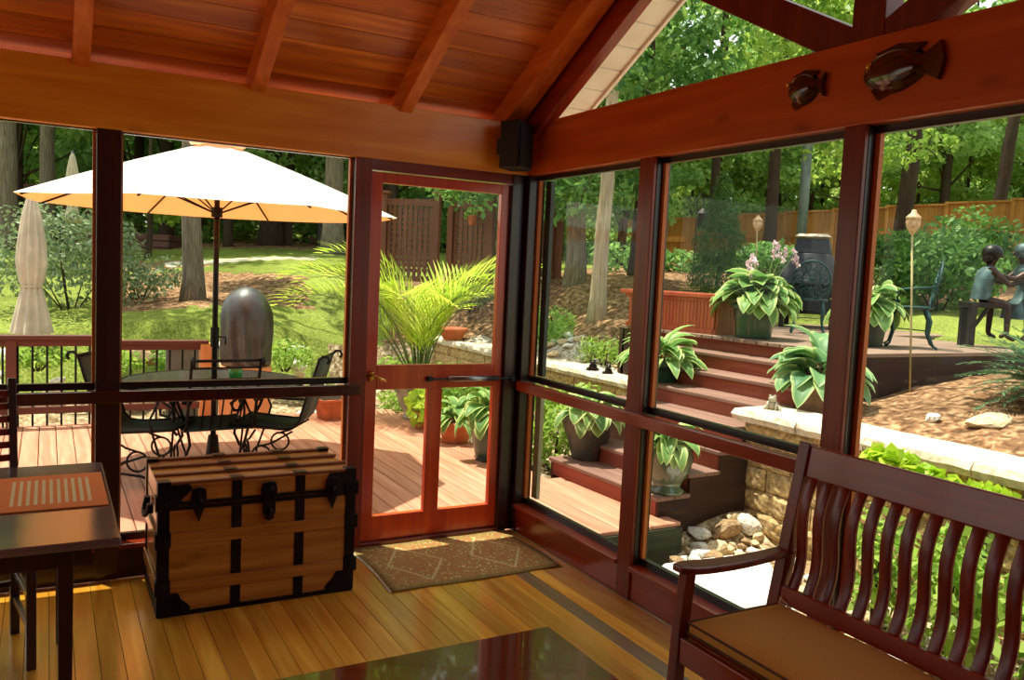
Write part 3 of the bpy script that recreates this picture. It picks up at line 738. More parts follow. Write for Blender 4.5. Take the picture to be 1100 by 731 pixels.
per = [i for i in range(NX+1)]+[j*(NX+1)+NX for j in range(1, NY+1)]+[NY*(NX+1)+i for i in range(NX-1,-1,-1)]+[j*(NX+1) for j in range(NY-1,0,-1)]
for q in range(len(per)): a, c = per[q], per[(q+1) % len(per)]; fs2.append((a, c, c+N1, a+N1))
m_.add(vs, fs2); cu = thing('bench_cushion', 'golden brown woven seat cushion lying on the slatted bench', 'cushion', (0,0,0))
m_.build('cushion_pad', 'cushion', cu, smooth=True, bevel=.008)
m_ = MB(); 
for zz in (.474,.440): m_.tube([(cx0-.003,cy1,zz),(cx0-.003,cy0,zz)], .0045, 6).tube([(cx0,cy1+.003,zz),(cx1,cy1+.003,zz)], .0045, 6)
m_.build('piping', plain('brown piping', (96,56,24), .8), cu)
m_ = MB()
for k in range(2): m_.tube([(-.25,Y0-.075,.47),(-.235-.01*k,Y0-.07,.50),(-.225,Y0-.085-.02*k,.475),(-.215,Y0-.10,.455-.03*k)], .004, 6)
m_.build('tie_string', 'fringe', cu)
# ================================================================== OUTSIDE
ZD = -.10; STEP = .1485; TR = .296; ZT = ZD+8*STEP
# ---- terrain: smooth surface through surveyed spots, with the low beds cut out
ctl = []
def gp(px, py, d, dz=0): p = D(px, py, d); ctl.append((p.x, p.y, p.z+dz))
for a in ((100,382,9.6),(60,382,9.6),(100,345,11.5),(30,345,11.5),(170,342,12),(300,385,10.2),(300,350,11.8),(240,320,13.2),(205,326,13.6),(150,325,13),
          (200,300,15.5),(320,305,15),(200,285,17.5),(150,290,17),(320,285,17.5),(320,268,22),(200,268,21),(60,290,17),(60,262,24),(320,262,27),
          (500,354,12.4),(450,354,12.4),(500,330,14),(430,326,14.2),(480,300,17),(520,300,17),(595,350,11.3),(600,318,13.1),(617,306,13.6),(640,338,11.8),(665,318,12.5),(640,290,18),
          (705,300,15),(705,288,22),(705,282,31),(800,290,20),(900,294,20),(980,345,11.8),(1060,345,11.2),(980,318,15),(1060,312,15.5),(1100,312,15),(1100,290,21),(1000,288,23),
          (1100,262,34),(900,262,40),(600,262,40),(300,246,45),(0,250,40)): gp(*a)
for p in ((-6,5.3,-.25),(-3,5.3,-.22),(-1,5.2,-.2),(.5,5.2,-.18),(1.4,5.6,-.12),(-3,6.3,.1),(-1,6.6,.25),(1,7.2,.12),(2.2,8.4,.25),
          (3.2,7.6,.40),(3.2,6.5,.40),(3.2,5.5,.40),(3.2,4.5,.40),(3.2,2.8,.42),(3.7,6.5,.47),(3.7,5.5,.48),(3.7,4.4,.50),(3.8,3.6,.55),(2.7,-.3,.6),(2.7,-1.6,.6),(2.8,-3.5,.58),(3.6,0,.72),(4.9,0,.9),(6.2,-.1,1.0),
          (3.6,-1.4,.78),(5,-1,.98),(7,-1,1.15),(4,-3,.85),(6,-4,1.1),(9,-2,1.35),(10,2,1.3),(7,3,1.0),(5,3.4,.95),(8,5,1.2),(14,-3,2),(20,-5,2.6),(30,10,4),(25,-2,3.4),
          (-12,8,.4),(-12,20,1.9),(-8,6,.1),(-8,12,1.1)): ctl.append(p)
CP = np.array(ctl)
def tps(r): return np.where(r > 1e-9, r*r*np.log(r+1e-12), 0)
_n = len(CP); _K = tps(np.linalg.norm(CP[:, None, :2]-CP[None, :, :2], axis=2)) + np.eye(_n)*.6
_P = np.hstack([np.ones((_n, 1)), CP[:, :2]]); _A = np.block([[_K, _P], [_P.T, np.zeros((3, 3))]])
_W = np.linalg.solve(_A, np.concatenate([CP[:, 2], np.zeros(3)]))
def hill(x, y):
    x = np.asarray(x, float); y = np.asarray(y, float)
    r = np.sqrt((x[..., None]-CP[:, 0])**2+(y[..., None]-CP[:, 1])**2)
    return tps(r)@_W[:_n] + _W[_n] + _W[_n+1]*x + _W[_n+2]*y
def zlow(x, y): return -.35+.22*math.exp(-((x-2.05)**2/.35+(y-.2)**2/.05))
def wallx(y): return 3.0 if y > .25 else 2.42
def gz(x, y):
    if x < 1.25 and y < 5.0: return -.5
    if y < .32 and x < 2.42: return zlow(x, y)
    if x < 1.3 and y < 6.8:
        f = min(1, max(0, (y-5.05)/1.7)); f = f*f*(3-2*f); return -.25*(1-f)+f*float(hill(np.array([x]), np.array([y]))[0])
    if .2 <= y < 8.0 and 1.2 < x < 3.0: return -.16
    return float(hill(np.array([x]), np.array([y]))[0])
def soft(x, y, n): return n
def inpoly(x, y, poly):
    c = False; j = len(poly)-1
    for i in range(len(poly)):
        xi, yi = poly[i]; xj, yj = poly[j]
        if (yi > y) != (yj > y) and x < (xj-xi)*(y-yi)/(yj-yi)+xi: c = not c
        j = i
    return c
def reg(*pts): return [(D(*p).x, D(*p).y) for p in pts]
MULCH = [reg((125,342,12.2),(200,338,12.6),(280,330,13.4),(330,320,14),(330,296,16),(270,296,16),(200,292,16.6),(125,300,16)),
         reg((420,335,12.6),(540,335,12.4),(560,320,12.4),(560,298,17),(420,298,17)),
         [(3,2.6),(3.0,8.3),(4.2,9.4),(6.5,10.5),(9,11),(9,8),(6,5),(4.5,4),(3.6,3)],
         reg((130,296,16.6),(130,283,18.2),(230,281,18.6),(230,290,17.2)),
         reg((940,322,14.2),(1000,322,14.2),(1100,318,14),(1140,318,14),(1140,284,22),(900,284,30),(700,286,31),(600,300,16),(700,300,16),(860,312,15)),
         reg((130,276,21),(340,272,22),(420,272,22),(420,255,32),(130,255,32)),
         [(2.0,.3),(3.2,.3),(6.5,.2),(6.6,-.6),(9,-.8),(16,-6),(2.0,-6)]]
PATH = [reg((180,286,18.0),(280,279,19.2),(340,276,19.8),(340,280,19.0),(280,283.5,18.4),(180,291,17.2))]
GRAV = [[(2.4,2.8),(3.9,2.8),(3.75,4.5),(3.6,6),(3.4,7.2),(2.4,7.2)]]
xs = np.concatenate([np.arange(-16, -6, .6), np.arange(-6, 7, .16), np.arange(7, 16, .35), np.arange(16, 60, 1.6)])
ys = np.concatenate([np.arange(-9, -3, .4), np.arange(-3, 10.2, .16), np.arange(10.2, 24, .32), np.arange(24, 70, 1.6)])
GX, GY = np.meshgrid(xs, ys); GZ = hill(GX, GY)
rs = np.random.RandomState(3); GZ = GZ + (rs.rand(*GZ.shape)-.5)*.035
vs = []; nx = len(xs)
for j in range(len(ys)):
    for i in range(nx):
        x, y = xs[i], ys[j]; z = GZ[j, i]
        if (x < 1.3 and y < 5.05): z = -.52
        elif y < .32 and x < 2.5: z = zlow(x, y)+.012*math.sin(x*9)*math.cos(y*7)
        elif .32 <= y < 8.0 and x < 3.1: z = -.17+.02*math.sin(x*5+y*9)
        elif x < 5.9 and .1 < y < 3.0 and x > 3.0: z = min(z, .8)
        elif x < 1.3 and y < 6.75:
            f = min(1, max(0, (y-5.05)/1.7)); f = f*f*(3-2*f); z = -.25*(1-f)+f*z
        vs.append((x, y, z))
fs = []; mi = []
for j in range(len(ys)-1):
    for i in range(nx-1):
        fs.append((j*nx+i, j*nx+i+1, (j+1)*nx+i+1, (j+1)*nx+i))
        x = (xs[i]+xs[i+1])/2+rs.uniform(-.06,.06); y = (ys[j]+ys[j+1])/2+rs.uniform(-.06,.06); k = 0
        if any(inpoly(x, y, p) for p in GRAV): k = 2
        elif any(inpoly(x, y, p) for p in PATH): k = 3
        elif any(inpoly(x, y, p) for p in MULCH): k = 1
        if (y < .12 and x < 2.5) or (1.2 < x < 3.1 and .12 <= y < 8.0) or (x <= 1.2 and y < 5.0): k = 4
        if x < 1.4 and 5.0 < ys[j] < 6.35+.3*math.sin(xs[i]*1.9): k = 4
        mi.append(k)
m_ = MB(); m_.v = vs; m_.f = fs; m_.mi = mi
st(m_.build('ground', ['grass','mulch','gravel','path','dirt'], smooth=True), 'sloping garden ground of lawn, bark mulch and a pale path')

# ---- lower deck
bd = MB(); x = -7.4; DW = .14
while x < 1.1:
    x1 = x+DW
    if x > -.2: bd.box((x+.003, .0, ZD-.03), (x1-.003, 4.95 if x < 1.0 else 4.6, ZD))
    else: bd.box((x+.003, .14, ZD-.03), (x1-.003, 4.95, ZD))
    x = x1
bd.box((x+.003, .0, ZD-.03), (1.4, 1.4, ZD))
st(bd.build('floor_deck', 'deck', bevel=.004, seg=1), 'sunlit reddish lower deck of long boards outside the door')
M['fascia'] = wood('dark olive deck fascia', (38,42,28), (60,64,42), 'x', .7, spec=.2)
st(MB().box((-7.4,4.9,-.5),(1.2,4.95,ZD-.03)).box((0.16,-.02,-.46),(1.4,.02,ZD-.031)).build('deck_fascia', 'fascia'), 'dark olive fascia below the deck edge')

# ---- stairs up to the upper terrace
sr = thing('garden_stairs', 'wide red brown wooden stairs rising from the lower deck to the terrace', 'stairs', (1.015,.13,0), 0, None, 'structure')
del sr['category']
sr.rotation_euler = (0,0,math.radians(2.2))
rr = math.radians(2.2)
tb = MB(); rb_ = MB(); sb = MB()
for k in range(1, 9):
    x0 = TR*k; z = ZD+STEP*k; w0 = 0; w1 = 1.42 if k <= 2 else (1.75 if k < 7 else 2.6)
    if k >= 4: w0 = .06
    if k < 8:
        tb.box((x0-.025, w0, z-.032), (x0+TR/2-.003, w1, z)); tb.box((x0+TR/2+.003, w0, z-.032), (x0+TR, w1, z))
    else: w1 = 2.75
    rb_.box((x0, w0+.02, z-STEP), (x0+.02, w1-.02, z-.032))
    if k < 8: sb.box((x0, w0+.01, -.46), (x0+TR, w0+.04, z-.032)); sb.box((x0, w1-.04, -.2), (x0+TR, w1-.01, z-.032))
tb.build('stair_tread', 'tread', sr, bevel=.006); rb_.build('stair_riser', 'riser', sr); sb.build('stair_side', 'skirt_shaded', sr)

# ---- upper terrace deck
ub = MB(); XT = 1.015+TR*8-.03
y = .12; k = 0
while y < 3.9:
    x0 = XT-.02-.062*(y-.13) if y < 3.15 else 4.6; ub.box((x0, y+.003, ZT-.035), (6.15 if y < 1.9 else 8.0, y+.137, ZT)); y += .14
st(ub.build('floor_terrace', 'updeck', bevel=.004, seg=1), 'grey brown raised terrace deck at the top of the stairs')
st(MB().box((XT+.03,.13,.3),(6.1,.17,ZT-.036)).box((XT-.15,2.9,.5),(XT-.11,3.3,ZT-.036)).box((XT-.15,3.2,.5),(8,3.24,ZT-.036)).build('terrace_fascia', 'skirt_shaded'), 'brown skirt board darkened for shade below the terrace')

# ---- block retaining walls
def blockwall(name, label, p0, p1, zb, zt, th, seed):
    rd = random.Random(seed); p0 = Vector(p0); p1 = Vector(p1); d = p1-p0; L = d.length; d.normalize(); nrm = Vector((-d.y, d.x))
    bm_ = MB(); rows = max(1, round((zt-.09-zb)/.17)); rh = (zt-.09-zb)/rows
    for r in range(rows):
        a = -(.18 if r % 2 else 0); 
        while a < L:
            w_ = .40*rd.uniform(.9, 1.1); s0 = max(a, 0); s1 = min(a+w_, L)
            if s1-s0 > .05:
                o_ = rd.uniform(-.012, .014); q0 = p0+d*(s0+.005); q1 = p0+d*(s1-.005); z0 = zb+r*rh; z1 = z0+rh-.006
                # split face: bulged front made of a 4x3 grid
                vs = []; NN = 9; MMm = 5
                for j in range(MMm+1):
                    for i in range(NN+1):
                        u, v = i/NN, j/MMm; ed = min(u, 1-u, v, 1-v)
                        off = .022*min(1, ed*6)+rd.uniform(-.005, .005)*(1 if ed > 0 else .3)+o_*.6
                        q = q0+(q1-q0)*u+nrm*off; vs.append((q.x, q.y, z0+(z1-z0)*v))
                fs_b = [(j*(NN+1)+i, j*(NN+1)+i+1, (j+1)*(NN+1)+i+1, (j+1)*(NN+1)+i) for j in range(MMm) for i in range(NN)]
                n0 = len(vs); b0 = q0-nrm*th; b1 = q1-nrm*th
                vs += [(b0.x,b0.y,z0),(b1.x,b1.y,z0),(b1.x,b1.y,z1),(b0.x,b0.y,z1)]
                c0, c1, c2, c3 = 0, NN, MMm*(NN+1)+NN, MMm*(NN+1)
                fs_b += [tuple([c0]+[n0]+[n0+3]+[c3]+[j*(NN+1) for j in range(MMm-1,0,-1)]), tuple([n0+1]+[j*(NN+1)+NN for j in range(0,MMm+1)]+[n0+2])]
                fs_b += [tuple([n0+3,n0+2]+[MMm*(NN+1)+i for i in range(NN,-1,-1)]), tuple([n0]+[i for i in range(NN+1)]+[n0+1]), (n0,n0+1,n0+2,n0+3)]
                bm_.add(vs, fs_b)
            a += w_
    o = st(bm_.build(name, 'block'), label); 
    cm = MB(); a = -.06; 
    while a < L+.04:
        w_ = rd.uniform(.55, .8); s0, s1 = a, min(a+w_, L+.06); NN = 6; vs = []
        for i in range(NN+1):
            q = p0+d*(s0+.003+(s1-s0-.006)*i/NN)
            for t_, zz in ((.07,0),(.085,.045),(.065,.088),(-.12,.09),(-th-.12,.088),(-th-.12,0)):
                qq = q+nrm*(t_+(rd.uniform(-.012,.012) if t_ > 0 else 0)); vs.append((qq.x, qq.y, zt-.09+zz+(rd.uniform(-.004,.004) if zz else 0)))
        fs_c = [(i*6+j, (i+1)*6+j, (i+1)*6+(j+1)%6, i*6+(j+1)%6) for i in range(NN) for j in range(6)]+[(5,4,3,2,1,0), tuple(NN*6+j for j in range(6))]
        cm.add(vs, fs_c); a += w_
    cm.build('wall_cap', 'cap', o)
    return o
blockwall('wall_garden', 'tan block retaining wall with a pale stone cap right of the stairs', (2.22,-5.0), (2.22,.27), -.46, .65, .3, 1)
blockwall('wall_garden', 'low block wall with a pale cap left of the stairs', (2.95,1.95), (2.95,8.0), -.2, .52, .25, 2)
blockwall('wall_garden', 'short block wall turning off behind the palm', (2.7,8.1), (1.75,8.6), -.1, .34, .2, 3)

# ---- deck railing
rl = thing('deck_railing', 'brown deck railing with thin black balusters along the far edge of the deck', 'railing', (-4.0,4.85,ZD))
def part(mb, nm, mat, par, label=None, **kw):
    o = mb.build(nm, mat, par, **kw)
    if label: o['label'] = label
    return o
part(MB().box((-3.2,-.07,.86),(2.0,.07,.90)).box((-3.2,-.02,.79),(2.0,.02,.86)), 'top_rail', 'rail', rl, bevel=.004)
part(MB().box((-3.2,-.02,.12),(2.95,.02,.19)), 'bottom_rail', 'rail', rl, bevel=.003)
part(MB().box((2.0,-.06,.81),(2.93,.06,.85)).box((2.0,-.02,.75),(2.9,.02,.81)), 'lower_top_rail', 'rail', rl, bevel=.004)
pb = MB()
for i, x in enumerate((-3.1,-1.0,1.12,2.0)):
    part(MB().box((x-.045,-.045,0),(x+.045,.045,.86)), 'post', 'rail', rl, bevel=.004)
part(MB().box((2.85,-.06,0),(2.97,.06,.82)), 'post', 'orangecab', rl, 'tan end post', bevel=.004)
x = -2.95
proto = None
while x < 2.82:
    if min(abs(x-q) for q in (-3.1,-1.0,1.12,2.0)) > .05:
        if proto is None:
            proto = part(MB().tube([(0,0,-.12+.12),(0,0,.80)], .011, 6), 'baluster', 'iron', rl); proto.location = (x,0,0)
        else:
            c = proto.copy(); COL.objects.link(c); c.parent = rl; c.location = (x,0,0)
    x += .125
gp_ = thing('board_screen', 'low grey board screen standing beyond the deck rail beside the grill', 'screen', (-1.15,5.35,-.26))
part(MB().box((-.28,-.02,0),(-.24,.02,.9)).box((.24,-.02,0),(.28,.02,.9)).box((-.28,-.02,.86),(.28,.02,.9)).box((-.24,-.01,.05),(.24,.01,.86)), 'panel_board', 'greypole', gp_)

# ---- umbrella over the patio table
TX, TY = -1.36, 2.72
um = thing('patio_umbrella', 'large open cream patio umbrella over the iron table', 'umbrella', (TX,TY,ZD), -.51)
part(MB().tube([(0,0,.05),(0,0,2.70)], .022, 12), 'pole', 'iron', um, smooth=True)
part(MB().lathe([(.0,0),(.25,0),(.25,.03),(.06,.07),(.04,.25),(.028,.26)], n=24), 'base', 'iron', um)
part(MB().tube([(0,0,1.0),(0,0,1.16)], .035, 10).tube([(.03,0,1.08),(.09,0,1.08),(.09,0,1.02)], .008, 6), 'crank', 'iron', um)
RU, ZU, HU = 1.48, 2.125, .56
cm = MB(); vs = [(0,0,ZU+HU)]; ns = 8; nr = 7; per = 8
for j in range(1, nr+1):
    f = j/nr
    for i in range(ns*per):
        a = 2*PI*i/(ns*per); t_ = (i % per)/per; sag = math.sin(PI*t_)
        rr_ = RU*f*(math.cos(PI/ns)/math.cos(((a % (2*PI/ns))-PI/ns)))
        z = ZU+HU*(1-f)**1.0 + .015*math.sin(PI*f) - .03*sag*f*(1-f*.8)
        vs.append((rr_*math.cos(a), rr_*math.sin(a), z))
N_ = ns*per
fs = [(0, 1+i, 1+(i+1) % N_) for i in range(N_)]+[(1+(j-1)*N_+i, 1+j*N_+i, 1+j*N_+(i+1) % N_, 1+(j-1)*N_+(i+1) % N_) for j in range(1, nr) for i in range(N_)]
cm.add(vs, fs); cv = part(cm, 'canopy', 'canopy', um, smooth=True)
cm = MB(); vs = []
for i in range(N_):
    a = 2*PI*i/N_; vs += [(.08*math.cos(a), .08*math.sin(a), ZU+HU+.025), (.22*math.cos(a), .22*math.sin(a), ZU+HU-.035-.006*math.cos(a*8))]
cm.add(vs+[(0,0,ZU+HU+.035)], [(2*i, 2*i+1, (2*i+3) % (2*N_), (2*i+2) % (2*N_)) for i in range(N_)]+[(2*N_, 2*i, (2*i+2) % (2*N_)) for i in range(N_)])
part(cm, 'vent_cap', 'canopy', cv, smooth=True)
for k in range(8):
    a = 2*PI*k/8; c, s = math.cos(a), math.sin(a)
    r_ = part(MB().tube([(.03*c,.03*s,ZU+HU-.07),(RU*.5*c,RU*.5*s,ZU+HU*.5-.022),(RU*.97*c,RU*.97*s,ZU-.008)], .009, 6), 'rib', 'iron', um)
    part(MB().tube([(.04*c,.04*s,ZU-.02),(RU*.52*c,RU*.52*s,ZU+HU*.47)], .007, 6), 'strut', 'iron', r_)
part(MB().tube([(0,0,ZU-.06),(0,0,ZU+.02)], .045, 12), 'hub', 'iron', um)

# ---- patio table and chairs
pt = thing('patio_table', 'round grey patio table with an iron base under the open umbrella', 'table', (TX,TY,ZD))
part(MB().lathe([(.028,.705),(.71,.705),(.71,.715),(.028,.715)], n=48, cap=False), 'tabletop', 'vtable', pt)
m_ = MB(); ring = [(.72*math.cos(2*PI*i/40), .72*math.sin(2*PI*i/40), .708) for i in range(41)]; m_.tube(ring, .014, 6, cap=False)
part(m_, 'table_rim', 'iron', pt, smooth=True)
for k in range(4):
    a = PI/4+k*PI/2; c, s = math.cos(a), math.sin(a)
    pts = [(.50,.70),(.44,.55),(.34,.38),(.30,.22),(.38,.10),(.48,.03),(.50,.0)]
    part(MB().tube([(r*c, r*s, z) for r, z in pts], .012, 6).tube([(.0,0,.40),(.34*c,.34*s,.38)], .008, 6), 'leg', 'iron', pt, smooth=True)
def sling_chair(loc, rz, label, openback=False):
    t = thing('patio_armchair', label, 'patio chair', loc, rz, 'iron sling armchairs round the patio table')
    # faces +x ; sling seat and back
    prof = [(.27,.44),(.10,.425),(-.12,.41),(-.21,.42),(-.26,.47),(-.30,.60),(-.36,.80),(-.41,.97)]
    vs = []; pr2 = prof[:4] if openback else prof; n = len(pr2)
    for x, z in pr2:
        for yy in (-.235, .235): vs.append((x, yy, z)); 
    m_ = MB(); m_.add(vs, [(2*i, 2*i+1, 2*i+3, 2*i+2) for i in range(n-1)])
    o = part(m_, 'sling', 'sling', t, smooth=True); md = o.modifiers.new('th', 'SOLIDIFY'); md.thickness = .008
    m_ = MB()
    for yy in (-.25, .25):
        m_.tube([(.30,yy,.40)]+[(x, yy, z) for x, z in prof]+[(-.44,yy,1.0),(-.475,yy,1.0),(-.49,yy,.97),(-.475,yy,.945)], .012, 6)
    if openback:
        m_.tube([(-.40,-.25,.92),(-.40,.25,.92)], .008, 6)
        for yy in (-.14,-.07,.0,.07,.14): m_.tube([(-.225,yy,.43),(-.31,yy,.62),(-.365,yy,.80),(-.37,yy,.83)], .007, 5)
        m_.tube([(-.37,-.25,.83),(-.37,.25,.83)], .008, 6)
    m_.tube([(-.41,-.25,.975),(-.41,.25,.975)], .012, 6).tube([(.27,-.25,.435),(.27,.25,.435)], .010, 6)
    part(m_, 'side_frame', 'iron', t, smooth=True)
    for yy in (-.27, .27):
        pts = [(-.31,yy,.66),(-.15,yy,.66),(.05,yy,.67),(.20,yy,.655),(.27,yy,.60),(.24,yy,.545),(.185,yy,.555),(.18,yy,.60)]
        part(MB().tube(pts, .012, 6), 'armrest', 'iron', t, smooth=True)
        part(MB().tube([(.17,yy,.655),(.10,yy,.50),(.16,yy,.30),(.22,yy,.12),(.20,yy,.02)], .010, 6), 'leg', 'iron', t, smooth=True)
        lp = [(.02+.075*math.cos(q*PI/8), yy, .20+.075*math.sin(q*PI/8)) for q in range(17)]
        part(MB().tube(lp, .009, 6, cap=False).tube([(-.22,yy,.40),(-.06,yy,.30),(.02,yy,.275)], .009, 6).tube([(.24,yy,.012),(.05,yy,.09),(-.12,yy,.11),(-.26,yy,.06),(-.34,yy,.012)], .011, 6), 'leg', 'iron', t, smooth=True)
    part(MB().tube([(.20,-.27,.03),(.20,.27,.03)], .008, 6), 'stretcher', 'iron', t)
    part(MB().tube([(-.26,-.27,.07),(-.26,.27,.07)], .008, 6), 'stretcher', 'iron', t)
    return t
c1 = sling_chair((-.95,2.33,ZD), PI-.5, 'green sling patio armchair in profile on the door side of the round table')
sling_chair((-1.43,2.32,ZD), PI/2+.06, 'iron patio armchair with an open barred back on the near side of the round table', True)
dup(c1, (-1.90,2.40,ZD), -.42, 'green sling patio armchair in profile left of the round table, behind the window post')
cnd = thing('candle_jar', 'small green glass candle jar on the patio table', 'jar', (TX+.17,TY-.02,ZD+.715))
part(MB().lathe([(.0,0),(.05,0),(.058,.05),(.055,.10),(.05,.10),(.052,.05),(.045,.01),(0,.01)], n=16, cap=False), 'glass_body', plain('green glass', (40,130,50), .15), cnd, smooth=True)
part(MB().lathe([(.0,.011),(.03,.011),(.03,.06),(0,.062)], n=12, cap=False), 'candle', 'fringe', cnd)

# ---- covered grill on a cedar cabinet
gr = thing('covered_grill', 'domed barbecue under a silver grey cover on an orange cabinet', 'grill', (-.72,4.62,ZD), -.2)
def wob(a, i): return 1+.045*math.sin(a*9+i*.7)*(i/10)+.02*math.sin(a*17)
part(MB().lathe([(.30,.56),(.29,.66),(.29,.80),(.295,.95),(.29,1.08),(.28,1.17),(.255,1.25),(.215,1.32),(.16,1.38),(.09,1.425),(.02,1.445)], n=44, wob=lambda a, i: 1-.24*abs(math.sin(a*4.5+i*.22+.5*math.sin(i)))**.7*max(0,(8.5-i))/8.5+.06*math.sin(a*12+i*.9)*max(0,8-i)/8), 'grill_cover', 'silver', gr, smooth=True, sub=1)
cb_ = part(MB().box((-.26,-.24,.03),(.26,.24,.60)), 'cabinet', 'orangecab', gr, bevel=.006)
part(MB().box((-.24,-.262,.08),(-.01,-.241,.55)).box((.01,-.262,.08),(.24,-.241,.55)), 'cabinet_door', 'orangecab', gr, bevel=.003)
for sx in (-.2,.2):
    for sy in (-.18,.18): part(MB().tube([(sx,sy,0),(sx,sy,.035)], .02, 8), 'foot', 'iron', gr)

# ---- closed umbrellas
def closed_umbrella(label, loc, top, bot, s=1):
    t = thing('closed_umbrella', label, 'umbrella', loc)
    H = top
    prof = [(.02,H),(.05,H-.08),(.095,H-.3),(.13,H-.6),(.145,H-.8),(.12,H-1.0),(.095,H-1.08),(.12,H-1.2),(.17,H-1.45),(.20,bot)]
    part(MB().lathe([(r*s, z) for r, z in prof], n=48, wob=lambda a, i: 1+.17*math.sin(a*10+i*.12), cap=False), 'folded_canopy', 'fabricbeige', t, smooth=True)
    part(MB().tube([(.10*s*math.cos(q*PI/8), .10*s*math.sin(q*PI/8), H-1.08) for q in range(17)], .012, 6, cap=False), 'tie_strap', 'fabricbeige', t)
    part(MB().tube([(0,0,0),(0,0,H+.04)], .024, 10), 'pole', 'greypole', t)
    part(MB().lathe([(0,0),(.24,0),(.22,.06),(.05,.09),(.0,.09)], n=20, cap=False), 'base', 'stonepot', t)
p = D(34,205,9.6); z = gz(p.x, p.y); closed_umbrella('beige closed garden umbrella with fluted skirt beyond the deck rail', (p.x,p.y,z-.02), p.z-z, p.z-z-1.62, 1.0)
p = D(78,163,17); z = gz(p.x, p.y); closed_umbrella('distant closed umbrella showing its pale tip over the open umbrella', (p.x,p.y,z-.02), p.z-z, p.z-z-1.3, .9)

# ---- plants
def mesh_np(name, V, Fq, mat, parent=None, edge=None, smooth=False):
    me = bpy.data.meshes.new(name); nv = len(V); nf = len(Fq)
    me.vertices.add(nv); me.vertices.foreach_set('co', np.asarray(V, np.float32).ravel())
    k = Fq.shape[1]; me.loops.add(nf*k); me.loops.foreach_set('vertex_index', Fq.astype(np.int32).ravel())
    me.polygons.add(nf); me.polygons.foreach_set('loop_start', np.arange(0, nf*k, k, dtype=np.int32)); me.polygons.foreach_set('loop_total', np.full(nf, k, np.int32))
    if smooth: me.polygons.foreach_set('use_smooth', np.ones(nf, bool))
    me.update(calc_edges=True)
    me.materials.append(M[mat])
    if edge is not None:
        at = me.attributes.new('edge', 'FLOAT', 'POINT'); at.data.foreach_set('value', np.asarray(edge, np.float32))
    o = bpy.data.objects.new(name, me); COL.objects.link(o)
    if parent: o.parent = parent
    return o
def leafcloud(seed, blobs, n, size, asp=.55, flat=.5, shell=.55):
    """n folded leaves spread over ellipsoid blobs [(cx,cy,cz,rx,ry,rz)]"""
    r = np.random.RandomState(seed); B = np.array(blobs, float); wt = (B[:, 3]*B[:, 4]*B[:, 5])**(2/3); wt /= wt.sum()
    bi = r.choice(len(B), n, p=wt); d = r.normal(size=(n, 3)); d /= np.linalg.norm(d, axis=1)[:, None]
    rad = (shell+(1-shell)*r.rand(n))**.8; P = B[bi, :3]+d*B[bi, 3:]*rad[:, None]
    nr = d*.5+r.normal(size=(n, 3))*.6+np.array([0, 0, flat]); nr /= np.linalg.norm(nr, axis=1)[:, None]
    t = r.normal(size=(n, 3)); t -= (t*nr).sum(1)[:, None]*nr; t /= np.linalg.norm(t, axis=1)[:, None]; b = np.cross(nr, t)
    L = size*r.uniform(.6, 1.3, n)[:, None]; W = L*asp
    drp = np.array([0, 0, -1.])*L*.15
    V = np.stack([P-t*L/2, P+b*W/2-nr*L*.06, P+t*L/2+drp, P-b*W/2-nr*L*.06], 1).reshape(-1, 3)
    return V, np.arange(n*4).reshape(n, 4)
def hosta_mesh(seed, R, H, n, L, W, name, mat, parent, droop=.5):
    r = random.Random(seed); vs = []; fs = []; ed = []
    nx_, ny_ = 4, 6
    for k in range(n):
        a = r.uniform(0, 2*PI); f = (k/n)**.8; el = 1.15-1.15*f+r.uniform(-.14,.14); l = L*r.uniform(.75,1.15); w = W*r.uniform(.8,1.15)
        pr = R*(.12+.55*f); base = Vector((math.cos(a)*pr*.75, math.sin(a)*pr*.75, H*(1-.75*f)*r.uniform(.75,1.05)))
        out = Vector((math.cos(a), math.sin(a), 0)); side = Vector((-math.sin(a), math.cos(a), 0)); tw = r.uniform(-.4,.4)
        side = (side+Vector((0,0,tw))).normalized()
        o0 = len(vs)
        for j in range(ny_+1):
            v = j/ny_; an = el-droop*2.2*v; p = base+out*(l*v*math.cos(el-droop*1.1*v))+Vector((0,0,l*v*math.sin(el-droop*1.1*v)))
            up_ = Vector((0,0,1))*math.cos(an)-out*math.sin(an)
            ww = 1.22*w*math.sin(PI*min(1, (v*.93+.07)))**.62*(1-.35*v)
            if j == ny_: ww = .002
            for i in range(nx_+1):
                u = i/nx_*2-1; q = p+side*(u*ww/2)+up_*(abs(u)*ww*.16); vs.append(q); ed.append(max(abs(u), (v-.8)*4 if v > .8 else 0) if j != 0 else .2)
        fs += [(o0+j*(nx_+1)+i, o0+j*(nx_+1)+i+1, o0+(j+1)*(nx_+1)+i+1, o0+(j+1)*(nx_+1)+i) for j in range(ny_) for i in range(nx_)]
    return mesh_np(name, np.array([tuple(v) for v in vs]), np.array(fs), mat, parent, ed, True)
def stems(t, n, R, H, mat='stem', rad=.006, z0=0, seed=1):
    r = random.Random(seed); m_ = MB()
    for i in range(n):
        a = r.uniform(0, 2*PI); q = R*r.uniform(.3,.9); m_.tube([(0,0,z0),(q*.4*math.cos(a),q*.4*math.sin(a),z0+(H-z0)*.6),(q*math.cos(a),q*math.sin(a),H)], rad, 5)
    return part(m_, 'stem', mat, t)
def pot(t, prof, mat, soil=None, n=28):
    part(MB().lathe(prof, n=n, cap=False), 'pot', mat, t, smooth=False, bevel=0)
    for o in [x for x in bpy.data.objects if x.parent == t and x.name.startswith('pot')]: o.data.polygons.foreach_set('use_smooth', [True]*len(o.data.polygons))
    if soil: part(MB().lathe([(0,soil[1]),(soil[0],soil[1]-.005),(soil[0],soil[1]-.03)], n=n, cap=False), 'soil', 'soil', t)
